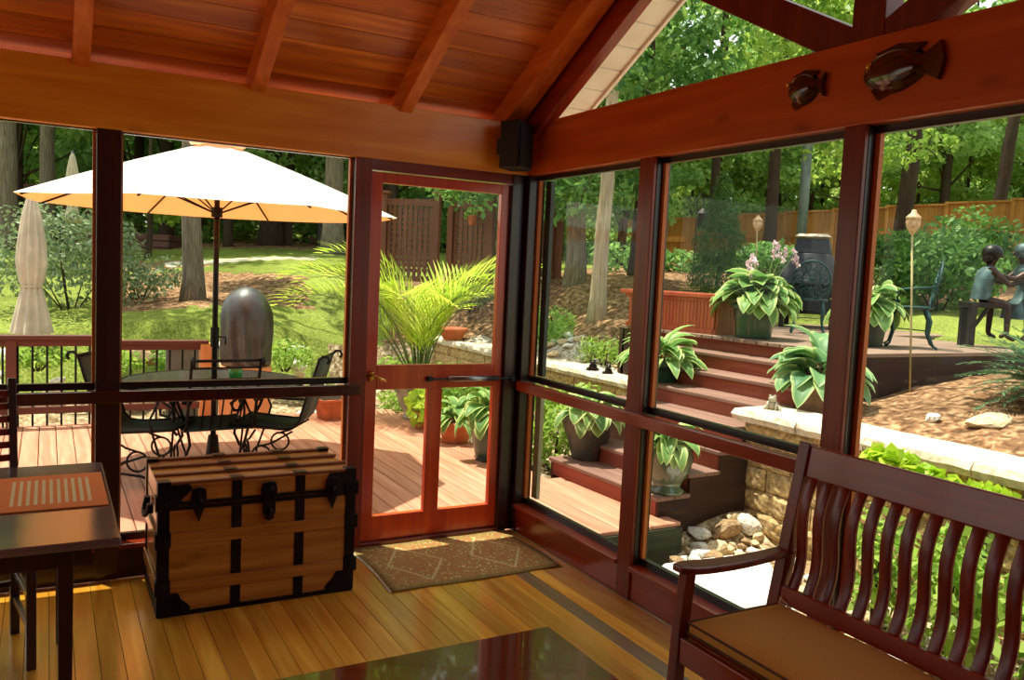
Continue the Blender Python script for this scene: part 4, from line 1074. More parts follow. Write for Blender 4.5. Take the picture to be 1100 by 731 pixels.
def hosta_pot(label, cat, loc, R, H, n, L, W, mat, prof, pmat, soil, seed, droop=.5):
    t = thing('potted_hosta', label, cat, loc)
    pot(t, prof, pmat, soil); o = hosta_mesh(seed, R, H, n, L, W, 'foliage', mat, t, droop); o.location = (0,0,soil[1])
    stems(t, 10, R*.5, soil[1]+H*.7, z0=soil[1]-.01, seed=seed)
    return t
def flare(r0, r1, h, lip=.02): return [(0,0),(r0,0),(r0*1.02,.02),((r0+r1)/2,h*.5),(r1,h-.05),(r1+lip,h-.045),(r1+lip,h),(r1-.01,h),(r1-.02,h-.05),(0,h-.06)]
URN = [(0,0),(.17,0),(.175,.03),(.16,.05),(.18,.10),(.23,.2),(.26,.30),(.27,.36),(.29,.37),(.29,.40),(.265,.40),(.25,.35),(0,.34)]
VASE = [(0,0),(.13,0),(.135,.025),(.10,.05),(.12,.09),(.17,.18),(.19,.27),(.175,.34),(.19,.36),(.19,.38),(.17,.38),(.155,.33),(0,.32)]
# on the lower deck by the door
hosta_pot('tall dark green pot with a big pale hosta seen through the lower right door pane', 'plant', (.98,2.18,ZD), .34, .24, 44, .24, .15, 'hosta', flare(.13,.20,.40), 'greenpot', (.18,.35), 11, .75)
hosta_pot('orange clay pot with trailing green leaves behind the tall green pot', 'plant', (1.02,3.0,ZD), .30, .20, 34, .20, .11, 'hosta', flare(.13,.18,.22), 'terra', (.16,.18), 12, .8)
t = thing('potted_palm', 'tall yellow green palm in a grey stone urn on the deck edge', 'plant', (1.16,4.33,ZD))
pot(t, URN, 'stonepot', (.25,.35))
def palm(t, seed, n, H, z0):
    r = random.Random(seed); m_ = MB(); vs = []; fs = []
    fr = [(PI-.45,1.75,1.05),(PI-.75,1.6,.9),(PI-.55,1.7,.84),(PI-.3,1.6,1.1),(-.45,1.55,1.30),(.35,1.4,1.36),(-.75,1.45,1.25),(-.5,1.75,1.2),(PI-.1,1.45,1.25),(1.6,1.0,1.4),(-1.4,1.1,1.3),(2.3,1.2,1.35),(-1.1,1.2,1.35),(0,1.3,1.25),(-2.3,1.2,1.3),(PI,1.15,1.45),(.2,1.05,1.45),(-.3,1.35,1.15),(PI-.6,1.7,1.3),(-.5,1.3,1.48),(PI-.35,1.4,1.5)]
    for a, l, el in fr:
        l *= H/1.5; pts = []; out = Vector((math.cos(a), math.sin(a), 0)); p = Vector((.05*math.cos(a),.05*math.sin(a),z0)); an = el+.28
        for j in range(15):
            pts.append(p.copy()); an -= .02+.016*j; p = p+(out*math.cos(an)+Vector((0,0,math.sin(an))))*l/14*1.35
        m_.tube(pts, [.011-.0006*j for j in range(15)], 5)
        side = Vector((-math.sin(a), math.cos(a), 0))
        for j in range(4, 15):
            for q in (0, .5):
                if j == 14 and q: continue
                pp = pts[j].lerp(pts[min(j+1,14)], q); tg = (pts[j]-pts[j-1]).normalized(); f = (j+q-4)/10
                ll = (.72*math.sin(PI*(.18+.75*f)))*H/1.5*r.uniform(.9,1.1)
                for s in (-1, 1):
                    dr = (tg*.75+side*s*.8+Vector((0,0,.22))).normalized(); e1 = pp+dr*ll*.5; e2 = pp+dr*ll+Vector((0,0,-.10*ll)); wv = tg.cross(dr).cross(dr).normalized()*.015
                    o0 = len(vs); vs += [pp, e1+wv, e2, e1-wv]; fs.append((o0,o0+1,o0+2,o0+3))
    part(m_, 'frond_stem', 'stem', t)
    mesh_np('frond_leaves', np.array([tuple(v) for v in vs]), np.array(fs), 'palm', t)
palm(t, 5, 14, 1.42, .35)
o = hosta_mesh(33, .30, .16, 26, .2, .12, 'underplanting', 'hosta', t, .8); o.location = (0,0,.34)
p = D(452,452,8.9); 
def bushy(name, label, cat, loc, blobs, n, size, mat, seed, asp=.55, flat=.5, group=None, stemmat='barkdark', shell=.45, st_n=7):
    t = thing(name, label, cat, loc, 0, group)
    V, Fq = leafcloud(seed, blobs, n, size, asp, flat, shell); mesh_np('foliage', V, Fq, mat, t)
    B = np.array(blobs); m_ = MB(); r = random.Random(seed)
    for i in range(st_n):
        b = blobs[i % len(blobs)]; m_.tube([(b[0]*.15,b[1]*.15,-.03),(b[0]*.6+r.uniform(-.1,.1)*b[3],b[1]*.6,b[2]*.6),(b[0],b[1],b[2]+b[5]*.3)], [.012,.009,.004], 5)
    part(m_, 'stem', stemmat, t); return t
# chartreuse plant in a clay pot between the door panes
t = thing('potted_sweet_potato_vine', 'bright chartreuse trailing plant in an orange pot on the deck', 'plant', (1.0,3.75,ZD)); t['label'] = 'bright chartreuse leafy plant in an orange pot behind the lower left door pane'; t.name = 'potted_leafy_plant'
pot(t, flare(.10,.15,.20), 'terra', (.13,.17)); V, Fq = leafcloud(8, [(0,0,.30,.22,.22,.14),(-.1,-.12,.18,.14,.12,.12)], 240, .10, .8, .3); mesh_np('foliage', V, Fq, 'yellowleaf', t); stems(t, 8, .14, .34, z0=.15, seed=3)
# orange planter at the far deck corner
t = thing('clay_planter', 'plain square orange planter near the far deck edge beside the patio chair', 'planter', (.20,4.55,ZD), .1)
part(MB().add([(-.11,-.11,0),(.11,-.11,0),(.11,.11,0),(-.11,.11,0),(-.15,-.15,.22),(.15,-.15,.22),(.15,.15,.22),(-.15,.15,.22)], [(3,2,1,0),(0,1,5,4),(1,2,6,5),(2,3,7,6),(3,0,4,7)]).box((-.165,-.165,.20),(.165,.165,.23)), 'planter_body', 'terra', t, bevel=.006)
part(MB().box((-.14,-.14,.231),(.14,.14,.234)), 'soil', 'soil', t)
def on(k, y, x=0): return (1.015+TR*k+x, y, ZD+STEP*k)
hosta_pot('dark flared pot of white edged hosta on the lowest stair, left end', 'plant', (1.52,1.40,ZD+STEP), .34, .20, 40, .22, .14, 'hosta', flare(.13,.24,.38), 'darkpot', (.22,.33), 21, .8)
hosta_pot('olive glazed urn with a small hosta on the lowest stair, right end', 'plant', (1.47,.265,ZD+STEP), .26, .14, 30, .19, .12, 'hosta', VASE, 'glazedpot', (.15,.33), 22, .8)
hosta_pot('big hosta in a dark green pot at the left end of the upper stairs', 'plant', (2.62,1.80,ZD+5*STEP), .42, .22, 54, .30, .14, 'hosta', flare(.13,.17,.20), 'greenpot', (.15,.16), 23, .6)
gp2 = hosta_pot('large cream edged hosta in a dark green pot on the terrace at the stair head', 'plant', (3.55,1.56,ZT), .46, .24, 84, .28, .19, 'hosta', flare(.17,.21,.34), 'greenpot', (.19,.30), 24, .7)
hosta_pot('blue green hosta in a brown clay pot on the wall end beside the stairs', 'plant', (2.95,.20,.60), .40, .30, 44, .30, .19, 'hostab', flare(.17,.23,.26), 'brownpot', (.21,.21), 25, .6)
hosta_pot('yellow green hosta in a dark pot on the terrace behind the dark red window post', 'plant', (4.22,.78,ZT), .42, .24, 60, .24, .15, 'hosta', flare(.15,.19,.30), 'darkpot', (.17,.26), 26, .7)
# flower stalks over the large hosta and the two others
for lab, loc, n, H, bloom, sd_ in (('pale pink flower stalks rising over the large terrace hosta', (3.62,1.52,ZT+.30), 7, .66, 'bloom', 3), ('dry seed stalks of the hosta behind the dark red post', (4.22,.78,ZT+.30), 5, .55, 'stem', 9)):
    t = thing('flower_stalks', lab, 'flowers', loc); r = random.Random(sd_); m_ = MB(); pts_ = []
    for i in range(n):
        a = r.uniform(0,2*PI); q = r.uniform(.05,.28); h = H*r.uniform(.6,1); e_ = (q*math.cos(a), q*math.sin(a), h); m_.tube([(0,0,0),(e_[0]*.5,e_[1]*.5,h*.6),e_], .004, 4)
        for k in range(5): pts_.append((e_[0]+r.uniform(-.03,.03), e_[1]+r.uniform(-.03,.03), h-.03*k, .022,.022,.03))
    part(m_, 'stalk', 'stem', t); V, Fq = leafcloud(sd_, pts_, 9*len(pts_)//1, .045, .6, .2, .3); mesh_np('blossom', V, Fq, bloom, t)
# small clay bowl on the left wall
t = thing('clay_bowl', 'empty terracotta bowl on the end of the left garden wall', 'pot', (2.98,7.35,.52)); part(MB().lathe([(0,0),(.13,0),(.15,.02),(.22,.15),(.245,.15),(.245,.19),(.22,.19),(.2,.16),(.13,.03),(0,.03)], n=28, cap=False), 'bowl', 'terra', t, smooth=True)

# ---- red planter box on the terrace
t = thing('planter_box', 'long orange red beadboard planter box at the top of the stairs', 'planter', (3.42,2.52,ZT), math.radians(2.2+90+9))
m_ = MB(); n = 26
for i in range(n): a = -.58+1.16*i/n; m_.box((a+.002,.16,.05),(a+1.16/n-.002,.18,.33)); m_.box((a+.002,-.18,.05),(a+1.16/n-.002,-.16,.33))
for s in (-1, 1):
    for i in range(7): b_ = -.16+.32*i/7; m_.box((s*.58,b_+.002,.05),(s*.6,b_+.32/7-.002,.33))
part(m_, 'beadboard', 'planterred', t, bevel=.002, seg=1)
part(MB().box((-.60,.14,0),(.60,.19,.05)).box((-.60,-.19,0),(.60,-.14,.05)).box((-.61,-.19,0),(-.56,.19,.05)).box((.56,-.19,0),(.61,.19,.05)), 'skirting', 'planterred', t, bevel=.003)
part(MB().box((-.66,.15,.37),(.66,.25,.41)).box((-.66,-.25,.37),(.66,-.15,.41)).box((-.66,-.15,.37),(-.56,.15,.41)).box((.56,-.15,.37),(.66,.15,.41)).box((-.62,.16,.33),(.62,.20,.37)).box((-.62,-.20,.33),(.62,-.16,.37)).box((-.62,-.16,.33),(-.58,.16,.37)).box((.58,-.16,.33),(.62,.16,.37)), 'rim', 'planterred', t, bevel=.004)
part(MB().box((-.57,-.155,.06),(.57,.155,.35)), 'soil', 'soil', t)
# ---- stones
def rock_mesh(seed):
    r = random.Random(seed); import bmesh
    bm = bmesh.new(); bmesh.ops.create_icosphere(bm, subdivisions=2, radius=1)
    cuts = [(Vector((r.gauss(0,1),r.gauss(0,1),r.gauss(0,1))).normalized(), r.uniform(.55,.85)) for _ in range(9)]
    for v in bm.verts:
        for n_, d_ in cuts:
            k = v.co.dot(n_)
            if k > d_: v.co -= n_*(k-d_)*.92
        v.co *= 1+r.uniform(-.03,.03)
    me = bpy.data.meshes.new('rock'); bm.to_mesh(me); bm.free(); return me
RM = {}
for k, mt in enumerate(('rock','rock2','rock3')):
    for q in range(3):
        me = rock_mesh(k*7+q); me.materials.append(M[mt]); RM[(k, q)] = me
def rock(loc, s, k, q, label, group=None):
    o = bpy.data.objects.new('rock', RM[(k, q)]); COL.objects.link(o); o.location = loc; o.scale = s; o.rotation_euler = (random.uniform(-.2,.2), random.uniform(-.2,.2), random.uniform(0, 6.28))
    return tag(o, label, 'rock', group)
big = [(2.02,.30,.17,.13,.10,0,0,'largest tan boulder between the stairs and the block wall'),(1.86,.02,.14,.10,.08,2,1,'brown boulder at the foot of the stair side'),
       (2.08,.02,.12,.10,.09,1,2,'pale grey boulder leaning on the block wall base'),(2.0,.50,.09,.09,.09,1,0,'round pale stone wedged behind the largest boulder'),
       (1.66,-.10,.12,.09,.06,0,1,'flat tan stone next to the deck edge'),(1.50,-.12,.10,.08,.06,1,1,'pale stone by the deck corner')]
for x, y, a, b_, c, k, q, l in big: rock((x,y,gz(x,y)+c*.4), (a,b_,c), k, q, l)
SLAB = [(.86,-.34),(1.10,-.20),(1.68,-.24),(1.85,-.42),(1.62,-.74),(1.28,-1.02),(.84,-.95)]
random.seed(12); n = 0; spots_ = []
while n < 170:
    x = random.uniform(.35,2.12); y = random.uniform(-3.4,.08) if n > 95 else random.uniform(-.75,.10)
    if y > -.08 and x < 1.45: continue
    if inpoly(x, y, SLAB): continue
    s = random.uniform(.03,.085)
    if any((x-a)**2+(y-b_)**2 < (s+c)**2*.75 for a, b_, c in spots_): continue
    spots_.append((x,y,s)); rock((x,y,gz(x,y)+s*.3), (s*random.uniform(.9,1.4),s,s*.7), random.randrange(3), random.randrange(3), 'small river stone in the stony bed between porch and block wall', 'river stones below the right hand windows'); n += 1
t = MB(); poly = SLAB
t.prism(poly, (0,0,.06), (0,0,-.355), (1,0,0), (0,1,0)); tag(t.build('flagstone', 'slab', bevel=.012), 'large white flagstone on the ground below the bench arm', 'flagstone')
# river stones: bank behind the left rail and strip behind the left wall
random.seed(5); n = 0
while n < 70:
    x = random.uniform(-5.2,.6); y = random.uniform(5.25,6.9); s = random.uniform(.06,.17); z = gz(x,y)
    rock((x,y,z+s*.25), (s*random.uniform(.9,1.5),s,s*.65), random.randrange(3), random.randrange(3), 'rounded rock in the planted bank seen through the deck rail', 'rocks on the bank beyond the deck rail'); n += 1
n = 0
while n < 90:
    x = random.uniform(3.25,3.8); y = random.uniform(3.0,6.2); s = random.uniform(.04,.09); z = gz(x,y)
    rock((x,y,z+s*.3), (s*1.3,s,s*.6), 1 if random.random() < .7 else 0, random.randrange(3), 'pale cobble in the strip behind the left garden wall', 'cobbles behind the left garden wall'); n += 1
p = (3.9,-1.02); rock((3.1,-.72,gz(3.1,-.72)+.03), (.07,.06,.05), 1, 1, 'round white stone on the mulch just behind the wall cap')
rock((3.25,-1.05,gz(3.25,-1.05)+.02), (.22,.12,.05), 0, 2, 'flat tan stone sunk in the mulch behind the wall cap')

# ---- frogs
def frog(label, loc, rz, s, mat):
    t = thing('frog_figurine', label, 'figurine', loc, rz); t.scale = (s,s,s)
    part(MB().ball((0,0,.5), .5, 14, 10, sq=(1.05,.85,.95)).ball((.28,0,1.05), .36, 12, 8, sq=(1.1,1,.75)).ball((.3,.2,1.3), .13).ball((.3,-.2,1.3), .13).ball((-.1,.45,.25), .3, 10, 6, sq=(1.3,.7,.8)).ball((-.1,-.45,.25), .3, 10, 6, sq=(1.3,.7,.8)), 'body', mat, t, smooth=True)
    m_ = MB()
    for s_ in (-1,1): m_.tube([(.25,s_*.33,.75),(.55,s_*.4,.45),(.6,s_*.36,.05)], [.13,.1,.09], 8).ball((.7,s_*.36,.06), .15, 8, 5, sq=(1.4,1,.4)).tube([(-.1,s_*.6,.3),(.25,s_*.68,.12),(.4,s_*.7,.05)], [.15,.12,.08], 8)
    part(m_, 'limbs', mat, t, smooth=True)
frog('grey stone frog statue sitting on the end of the right garden wall', (2.40,.16,.645), -2.6, .088, 'stonepot')
frog('dark frog figurine at the left of a pair on the low wall cap', (3.03,3.55,.51), -2.2, .10, 'bronze')
frog('dark frog figurine at the right of a pair on the low wall cap', (3.03,3.25,.51), -1.9, .085, 'bronze')

# ---- terrace chairs in cast iron
def cast_chair(loc, rz, label):
    t = thing('cast_iron_chair', label, 'chair', loc, rz); t.scale = (.86,.86,.86)
    # faces +x
    part(MB().lathe([(0,.43),(.20,.43),(.23,.44),(.235,.455),(.21,.46),(0,.455)], n=24, cap=False), 'seat', 'greeniron', t, smooth=True)
    def lean(z): return -.20-.16*(z-.45)
    m_ = MB(); n = 28; cz_, rz_, ry_ = .70, .255, .235
    m_.tube([(lean(cz_+rz_*math.sin(2*PI*i/n)), ry_*math.cos(2*PI*i/n), cz_+rz_*math.sin(2*PI*i/n)) for i in range(n+1)], .013, 6, cap=False)
    m_.tube([(lean(.72+.12*math.sin(2*PI*i/n)), .11*math.cos(2*PI*i/n), .72+.12*math.sin(2*PI*i/n)) for i in range(n+1)], .009, 5, cap=False)
    for k in range(16):
        a = 2*PI*k/16; c, s = math.cos(a), math.sin(a)
        q = [(f, a+.35*math.sin(f*PI)) for f in (0,.35,.7,1)]
        m_.tube([(lean(.72+(.12*(1-f)+(rz_-.01)*f)*math.sin(aa)-.02*f), (.11*(1-f)+(ry_-.01)*f)*math.cos(aa), .72+(.12*(1-f)+(rz_-.01)*f)*math.sin(aa)-.02*f) for f, aa in q], .009, 5)
    for k in range(6):
        a = PI*k/3; m_.tube([(lean(.72),0,.72),(lean(.72+.11*math.sin(a)),.10*math.cos(a),.72+.11*math.sin(a))], .010, 5)
    m_.ball((lean(.72),0,.72), .03)
    for k in range(11):
        y = -.16+.032*k; h = math.sqrt(max(0,1-(y/.235)**2))*.255; m_.tube([(lean(.70-h*.9)+.0,y,.70-h*.95),(lean(.70-h*.5),y*1.05,.70-h*.45)], .007, 4)
    part(m_, 'openwork_back', 'greeniron', t, smooth=True)
    for sy in (-1,1):
        part(MB().tube([(.15,sy*.15,.43),(.19,sy*.18,.32),(.16,sy*.17,.18),(.19,sy*.19,.05),(.23,sy*.21,.012)], [.022,.02,.014,.012,.016], 7), 'leg', 'greeniron', t, smooth=True)
        part(MB().tube([(-.15,sy*.15,.43),(-.20,sy*.18,.30),(-.19,sy*.17,.16),(-.24,sy*.19,.04),(-.28,sy*.21,.012)], [.022,.02,.014,.012,.016], 7), 'leg', 'greeniron', t, smooth=True)
        part(MB().tube([(lean(.68),sy*.22,.68),(-.05,sy*.27,.66),(.12,sy*.27,.64),(.15,sy*.25,.55),(.13,sy*.2,.45)], .011, 6), 'armrest', 'greeniron', t, smooth=True)
    part(MB().tube([(.17,-.17,.2),(-.19,.17,.2)], .007, 5), 'stretcher', 'greeniron', t)
cast_chair((5.06,2.22,ZT), .75, 'dark green cast iron chair with a round back in front of the outdoor fireplace')
cast_chair((4.62,.62,ZT), 2.25, 'dark cast iron chair seen from the side right of the window post')

# ---- outdoor fireplace
fp = thing('outdoor_fireplace', 'black steel outdoor fireplace with a tapered hood on the terrace', 'fireplace', (6.15,3.18,ZT), .66); fp.scale = (1,1,.92)
MBF = MB()
for sx in (-1,1):
    for sy in (-1,1): part(MB().box((sx*.38-.03,sy*.30-.03,0),(sx*.38+.03,sy*.30+.03,.62)), 'leg', 'iron', fp)
part(MB().box((-.42,-.34,.20),(.42,.34,.26)).box((-.44,-.36,.22),(.44,.36,.24)), 'fire_tray', 'iron', fp)
m_ = MB(); 
for sy in (-.32,.32): 
    for i in range(14): x = -.36+.055*i; m_.tube([(x,sy,.26),(x,sy,.61)], .005, 4)
for sx in (-.39,.39):
    for i in range(11): y = -.29+.058*i; m_.tube([(sx,y,.26),(sx,y,.61)], .005, 4)
part(m_, 'mesh_screen', 'iron', fp)
def frus(m_, a, b_, z0, a2, b2, z1):
    m_.add([(-a,-b_,z0),(a,-b_,z0),(a,b_,z0),(-a,b_,z0),(-a2,-b2,z1),(a2,-b2,z1),(a2,b2,z1),(-a2,b2,z1)], [(3,2,1,0),(4,5,6,7),(0,1,5,4),(1,2,6,5),(2,3,7,6),(3,0,4,7)])
m_ = MB(); frus(m_, .52,.44,.61,.50,.42,.67); frus(m_, .48,.40,.67,.27,.23,1.04); frus(m_, .27,.23,1.04,.22,.19,1.24)
part(m_, 'hood', plain('charcoal enamel hood', (34,34,37), .45, .3), fp, bevel=.01)
part(MB().prism([(-.16,0),(0,-.07),(.16,0),(0,.07)], (0,-.01,0), (0,-.325,.85), (1,0,0), (0,.42,.91)), 'hood_emblem', plain('bronze mesh panel', (120,96,84), .6), fp)
m_ = MB(); frus(m_, .25,.22,1.27,.20,.17,1.31); m_.box((-.12,-.1,1.24),(.12,.1,1.27)); part(m_, 'chimney_cap', 'cap', fp, 'pale chimney cap')
m_ = MB(); m_.tube([(-.25,.0,.30),(.22,.06,.30)], .05, 9).tube([(-.2,-.12,.30),(.25,-.08,.30)], .05, 9).tube([(-.2,-.05,.38),(.2,.02,.39)], .05, 9)
part(m_, 'firewood', 'barkred', fp)
part(MB().box((-.36,.29,.26),(.36,.305,.61)).box((.35,-.28,.26),(.365,.3,.61)).box((-.365,-.28,.26),(-.35,.3,.61)), 'fireback', 'black', fp)

# ---- torches
def torch(label, base, head, k=.78):
    z0 = base[2]; t = thing('garden_torch', label, 'torch', base); h = Vector(head)-Vector(base)
    part(MB().tube([(0,0,-.02),(h.x*.5,h.y*.5,h.z*.5),(h.x,h.y,h.z-.11)], .009, 7), 'pole', 'cane', t, smooth=True)
    part(MB().lathe([(r*k,z*k) for r,z in ((.012,-.14),(.035,-.11),(.07,-.05),(.078,.0),(.072,.03),(.08,.035),(.08,.05),(.055,.075),(.03,.10),(.022,.13),(.0,.135))], (h.x,h.y,h.z), n=18, cap=False), 'torch_head', 'torchhead', t, smooth=True)
b_ = Vector((3.908,.05, gz(3.908,.05))); hd = Vector((3.93,.17,2.22)); torch('tall cane garden torch leaning in the mulch right of the window post', b_, hd)
b_ = Vector((5.3,3.3, gz(5.3,3.3)-.0)); hd = D(814,240,(Vector((5.3,3.3,1.5))-CAM).dot(fw)); torch('distant cane garden torch beside the hosta blooms', b_, hd)

# ---- bird feeder against the fence and the tall grey pole
t = thing('bird_feeder', 'small dark hanging bird feeder on a pole before the wooden fence', 'bird feeder', tuple(D(744,300,16)))
z = gz(t.location.x, t.location.y); t.location.z = z; hz = D(744,236,16).z-z
part(MB().tube([(0,0,0),(0,0,hz+.4),(.08,0,hz+.5),(.16,0,hz+.4),(.16,0,hz+.2)], .012, 6), 'hook_pole', 'iron', t)
part(MB().lathe([(0,-.2),(.12,-.2),(.13,-.17),(.10,-.16),(.10,.1),(.16,.12),(.02,.22),(0,.22)], (.16,0,hz), n=16, cap=False), 'feeder_body', 'bronze', t)
p = D(857,300,14.5); z = gz(p.x,p.y); t = thing('grey_pole', 'tall grey metal pole standing behind the outdoor fireplace', 'pole', (p.x,p.y,z))
part(MB().tube([(0,0,-.05),(0,0,D(857,60,14.5).z-z)], .085, 12), 'shaft', 'greypole', t, smooth=True); part(MB().box((-.14,-.14,-.03),(.14,.14,.02)), 'foot_plate', 'greypole', t)

# ---- bronze sculpture: children on a bench
sb_ = thing('sculpture_bench', 'dark bronze bench of the garden sculpture on the terrace', 'bench', (5.85,.64,ZT), math.radians(-32))
part(MB().box((-.22,-.125,.40),(.72,.125,.455)), 'seat', 'bronze', sb_, bevel=.01)
for x in (-.17,.67):
    for y in (-.09,.09): part(MB().bar((x,y,0),(x,y,.40), .06,.06), 'leg', 'bronze', sb_)
part(MB().bar((-.15,-.09,.2),(-.02,-.09,.40), .03,.03).bar((.65,-.09,.2),(.52,-.09,.40), .03,.03), 'brace', 'bronze', sb_)
def figure(parent_label, name, loc, rz, J, mats, cat='sculpture', hair=None, s=1.0):
    t = thing(name, parent_label, cat, loc, rz); t.scale = (s,s,s)
    V = {}; vl = []; rl_ = []; E_ = []
    for k, (p_, r_) in J['v'].items(): V[k] = len(vl); vl.append(p_); rl_.append(r_)
    for a, b2 in J['e']: E_.append((V[a], V[b2]))
    me = bpy.data.meshes.new('body'); me.from_pydata(vl, E_, []); me.update(); me.materials.append(M[mats[0]])
    o = bpy.data.objects.new('body', me); COL.objects.link(o); o.parent = t
    md = o.modifiers.new('skin', 'SKIN'); md.use_smooth_shade = True; md.branch_smoothing = .4
    for i, r_ in enumerate(rl_): 
        sv = me.skin_vertices[0].data[i]; sv.radius = r_ if isinstance(r_, tuple) else (r_, r_)
    me.skin_vertices[0].data[0].use_root = True
    md = o.modifiers.new('sub', 'SUBSURF'); md.levels = 2; md.render_levels = 2
    return t, o
def hand(J, wk, w, d, up_, sgn, r=.007, L=.045):
    """five bent fingers leaving the palm"""
    d = Vector(d).normalized(); n_ = Vector(up_).normalized(); s_ = d.cross(n_)*sgn; w = Vector(w)
    J['v'][wk+'palm'] = (tuple(w+d*.045), .017); J['e'].append((wk, wk+'palm'))
    for i, (o_, l) in enumerate(((-.018,.8),(-.006,1.0),(.006,1.05),(.018,.9))):
        a = w+d*.06+s_*o_; b2 = a+d*L*.5*l; c = b2+d*L*.35*l-n_*L*.3*l
        for q, pp in enumerate((a, b2, c)): J['v'][f'{wk}f{i}{q}'] = (tuple(pp), r*(1-.12*q))
        J['e'] += [(wk+'palm', f'{wk}f{i}0'), (f'{wk}f{i}0', f'{wk}f{i}1'), (f'{wk}f{i}1', f'{wk}f{i}2')]
    a = w+d*.02+s_*-.024; b2 = a+(d-s_)*.022; J['v'][wk+'t0'] = (tuple(a), r); J['v'][wk+'t1'] = (tuple(b2), r*.85); J['e'] += [(wk+'palm', wk+'t0'), (wk+'t0', wk+'t1')]
def kid(J, name, label, loc, rz, clothes, s, hairm='bronze', skirt=False):
    t, o = figure(label, name, loc, rz, J, ['reddish'], s=s)
    hx, hy, hz = J['head']; m_ = MB()
    # face: nose, brow, ears, mouth
    m_.ball((hx+.088,hy,hz-.005), .016, 8, 6, sq=(1.2,.8,1.2)); m_.ball((hx,hy+.078,hz-.005), .02, 8, 6, sq=(.8,.4,1.2)); m_.ball((hx,hy-.078,hz-.005), .02, 8, 6, sq=(.8,.4,1.2)); m_.ball((hx+.078,hy,hz-.042), .014, 8, 5, sq=(.6,1.6,.5))
    m_.ball((hx+.075,hy+.03,hz+.014), .011, 8, 6); m_.ball((hx+.075,hy-.03,hz+.014), .011, 8, 6); part(m_, 'face_features', 'reddish', t, smooth=True)
    m_ = MB(); m_.ball((hx-.015,hy,hz+.03), .10, 16, 10, sq=(1.02,.92,.88)); m_.ball((hx-.05,hy,hz-.02), .07, 12, 8, sq=(.8,1.05,1)); part(m_, 'hair', hairm, t, smooth=True)
    m_ = MB(); n = 16; vs = []
    for (c, rx, ry) in clothes:
        for i in range(n): a = 2*PI*i/n; f = 1+.04*math.sin(a*5+c[2]*40); vs.append((c[0]+rx*f*math.cos(a), c[1]+ry*f*math.sin(a), c[2]))
    k = len(clothes); m_.add(vs, [(i*n+j, i*n+(j+1)%n, (i+1)*n+(j+1)%n, (i+1)*n+j) for i in range(k-1) for j in range(n)])
    part(m_, 'skirt' if skirt else 'shirt', 'verdigris', t, smooth=True); return t
# boy seated on the left end of the bench, leaning forward, arms reaching to the right, faces +x
J = dict(v={'pelvis': ((0,0,.50), .075), 'belly': ((.01,0,.60), .07), 'chest': ((.04,0,.75), .082), 'neck': ((.065,0,.86), .034), 'chin': ((.085,0,.90), .045), 'skull': ((.09,0,.965), .075), 'crown': ((.085,0,1.02), .05)},
         e=[('pelvis','belly'),('belly','chest'),('chest','neck'),('neck','chin'),('chin','skull'),('skull','crown')], head=(.09,0,.965))
for s_, nm in ((1,'l'),(-1,'r')):
    J['v'][nm+'hip'] = ((.04,s_*.06,.49), .055); J['v'][nm+'knee'] = ((.20,s_*.175,.46), .040); J['v'][nm+'ank'] = ((.20,s_*.185,.13), .027); J['v'][nm+'toe'] = ((.29,s_*.195,.09), .023)
    J['e'] += [('pelvis',nm+'hip'),(nm+'hip',nm+'knee'),(nm+'knee',nm+'ank'),(nm+'ank',nm+'toe')]
    J['v'][nm+'sho'] = ((.05,s_*.115,.80), .042); J['v'][nm+'elb'] = ((.22,s_*.13,.68+.02*s_), .028); J['v'][nm+'wr'] = ((.40,s_*.07,.74+.02*s_), .019)
    J['e'] += [('chest',nm+'sho'),(nm+'sho',nm+'elb'),(nm+'elb',nm+'wr')]
    hand(J, nm+'wr', J['v'][nm+'wr'][0], (.9,-s_*.2,.15), (0,0,1), s_)
import copy as _cp
JB = _cp.deepcopy(J)
yy = math.radians(-32)
bx, by = 5.80, .67
kid(J, 'bronze_boy', 'bronze statue of a boy sitting on the sculpture bench, arms stretched to the right', (bx+.0*math.cos(yy), by+.0*math.sin(yy), ZT+.0), yy,
    [((.0,0,.50),.095,.10),((.005,0,.60),.09,.105),((.03,0,.72),.10,.12),((.05,0,.80),.095,.135),((.06,0,.85),.05,.07)], .97)
J = _cp.deepcopy(JB)
for nm, s_ in (('l',1),('r',-1)): J['v'][nm+'knee'] = ((.10,s_*.18,.46), .040); J['v'][nm+'ank'] = ((.08,s_*.19,.14), .027); J['v'][nm+'toe'] = ((.15,s_*.20,.09), .023)
c = (bx+.47*math.cos(yy), by+.47*math.sin(yy))
kid(J, 'bronze_girl', 'bronze statue of a girl in a green dress facing the bronze boy', (c[0], c[1], ZT+.0), yy+PI, 
    [((.02,0,.30),.21,.25),((.02,0,.42),.19,.22),((.01,0,.50),.14,.14),((.005,0,.60),.10,.11),((.03,0,.72),.11,.125),((.05,0,.80),.10,.14),((.06,0,.86),.05,.07)], 1.0, 'verdigris', True)

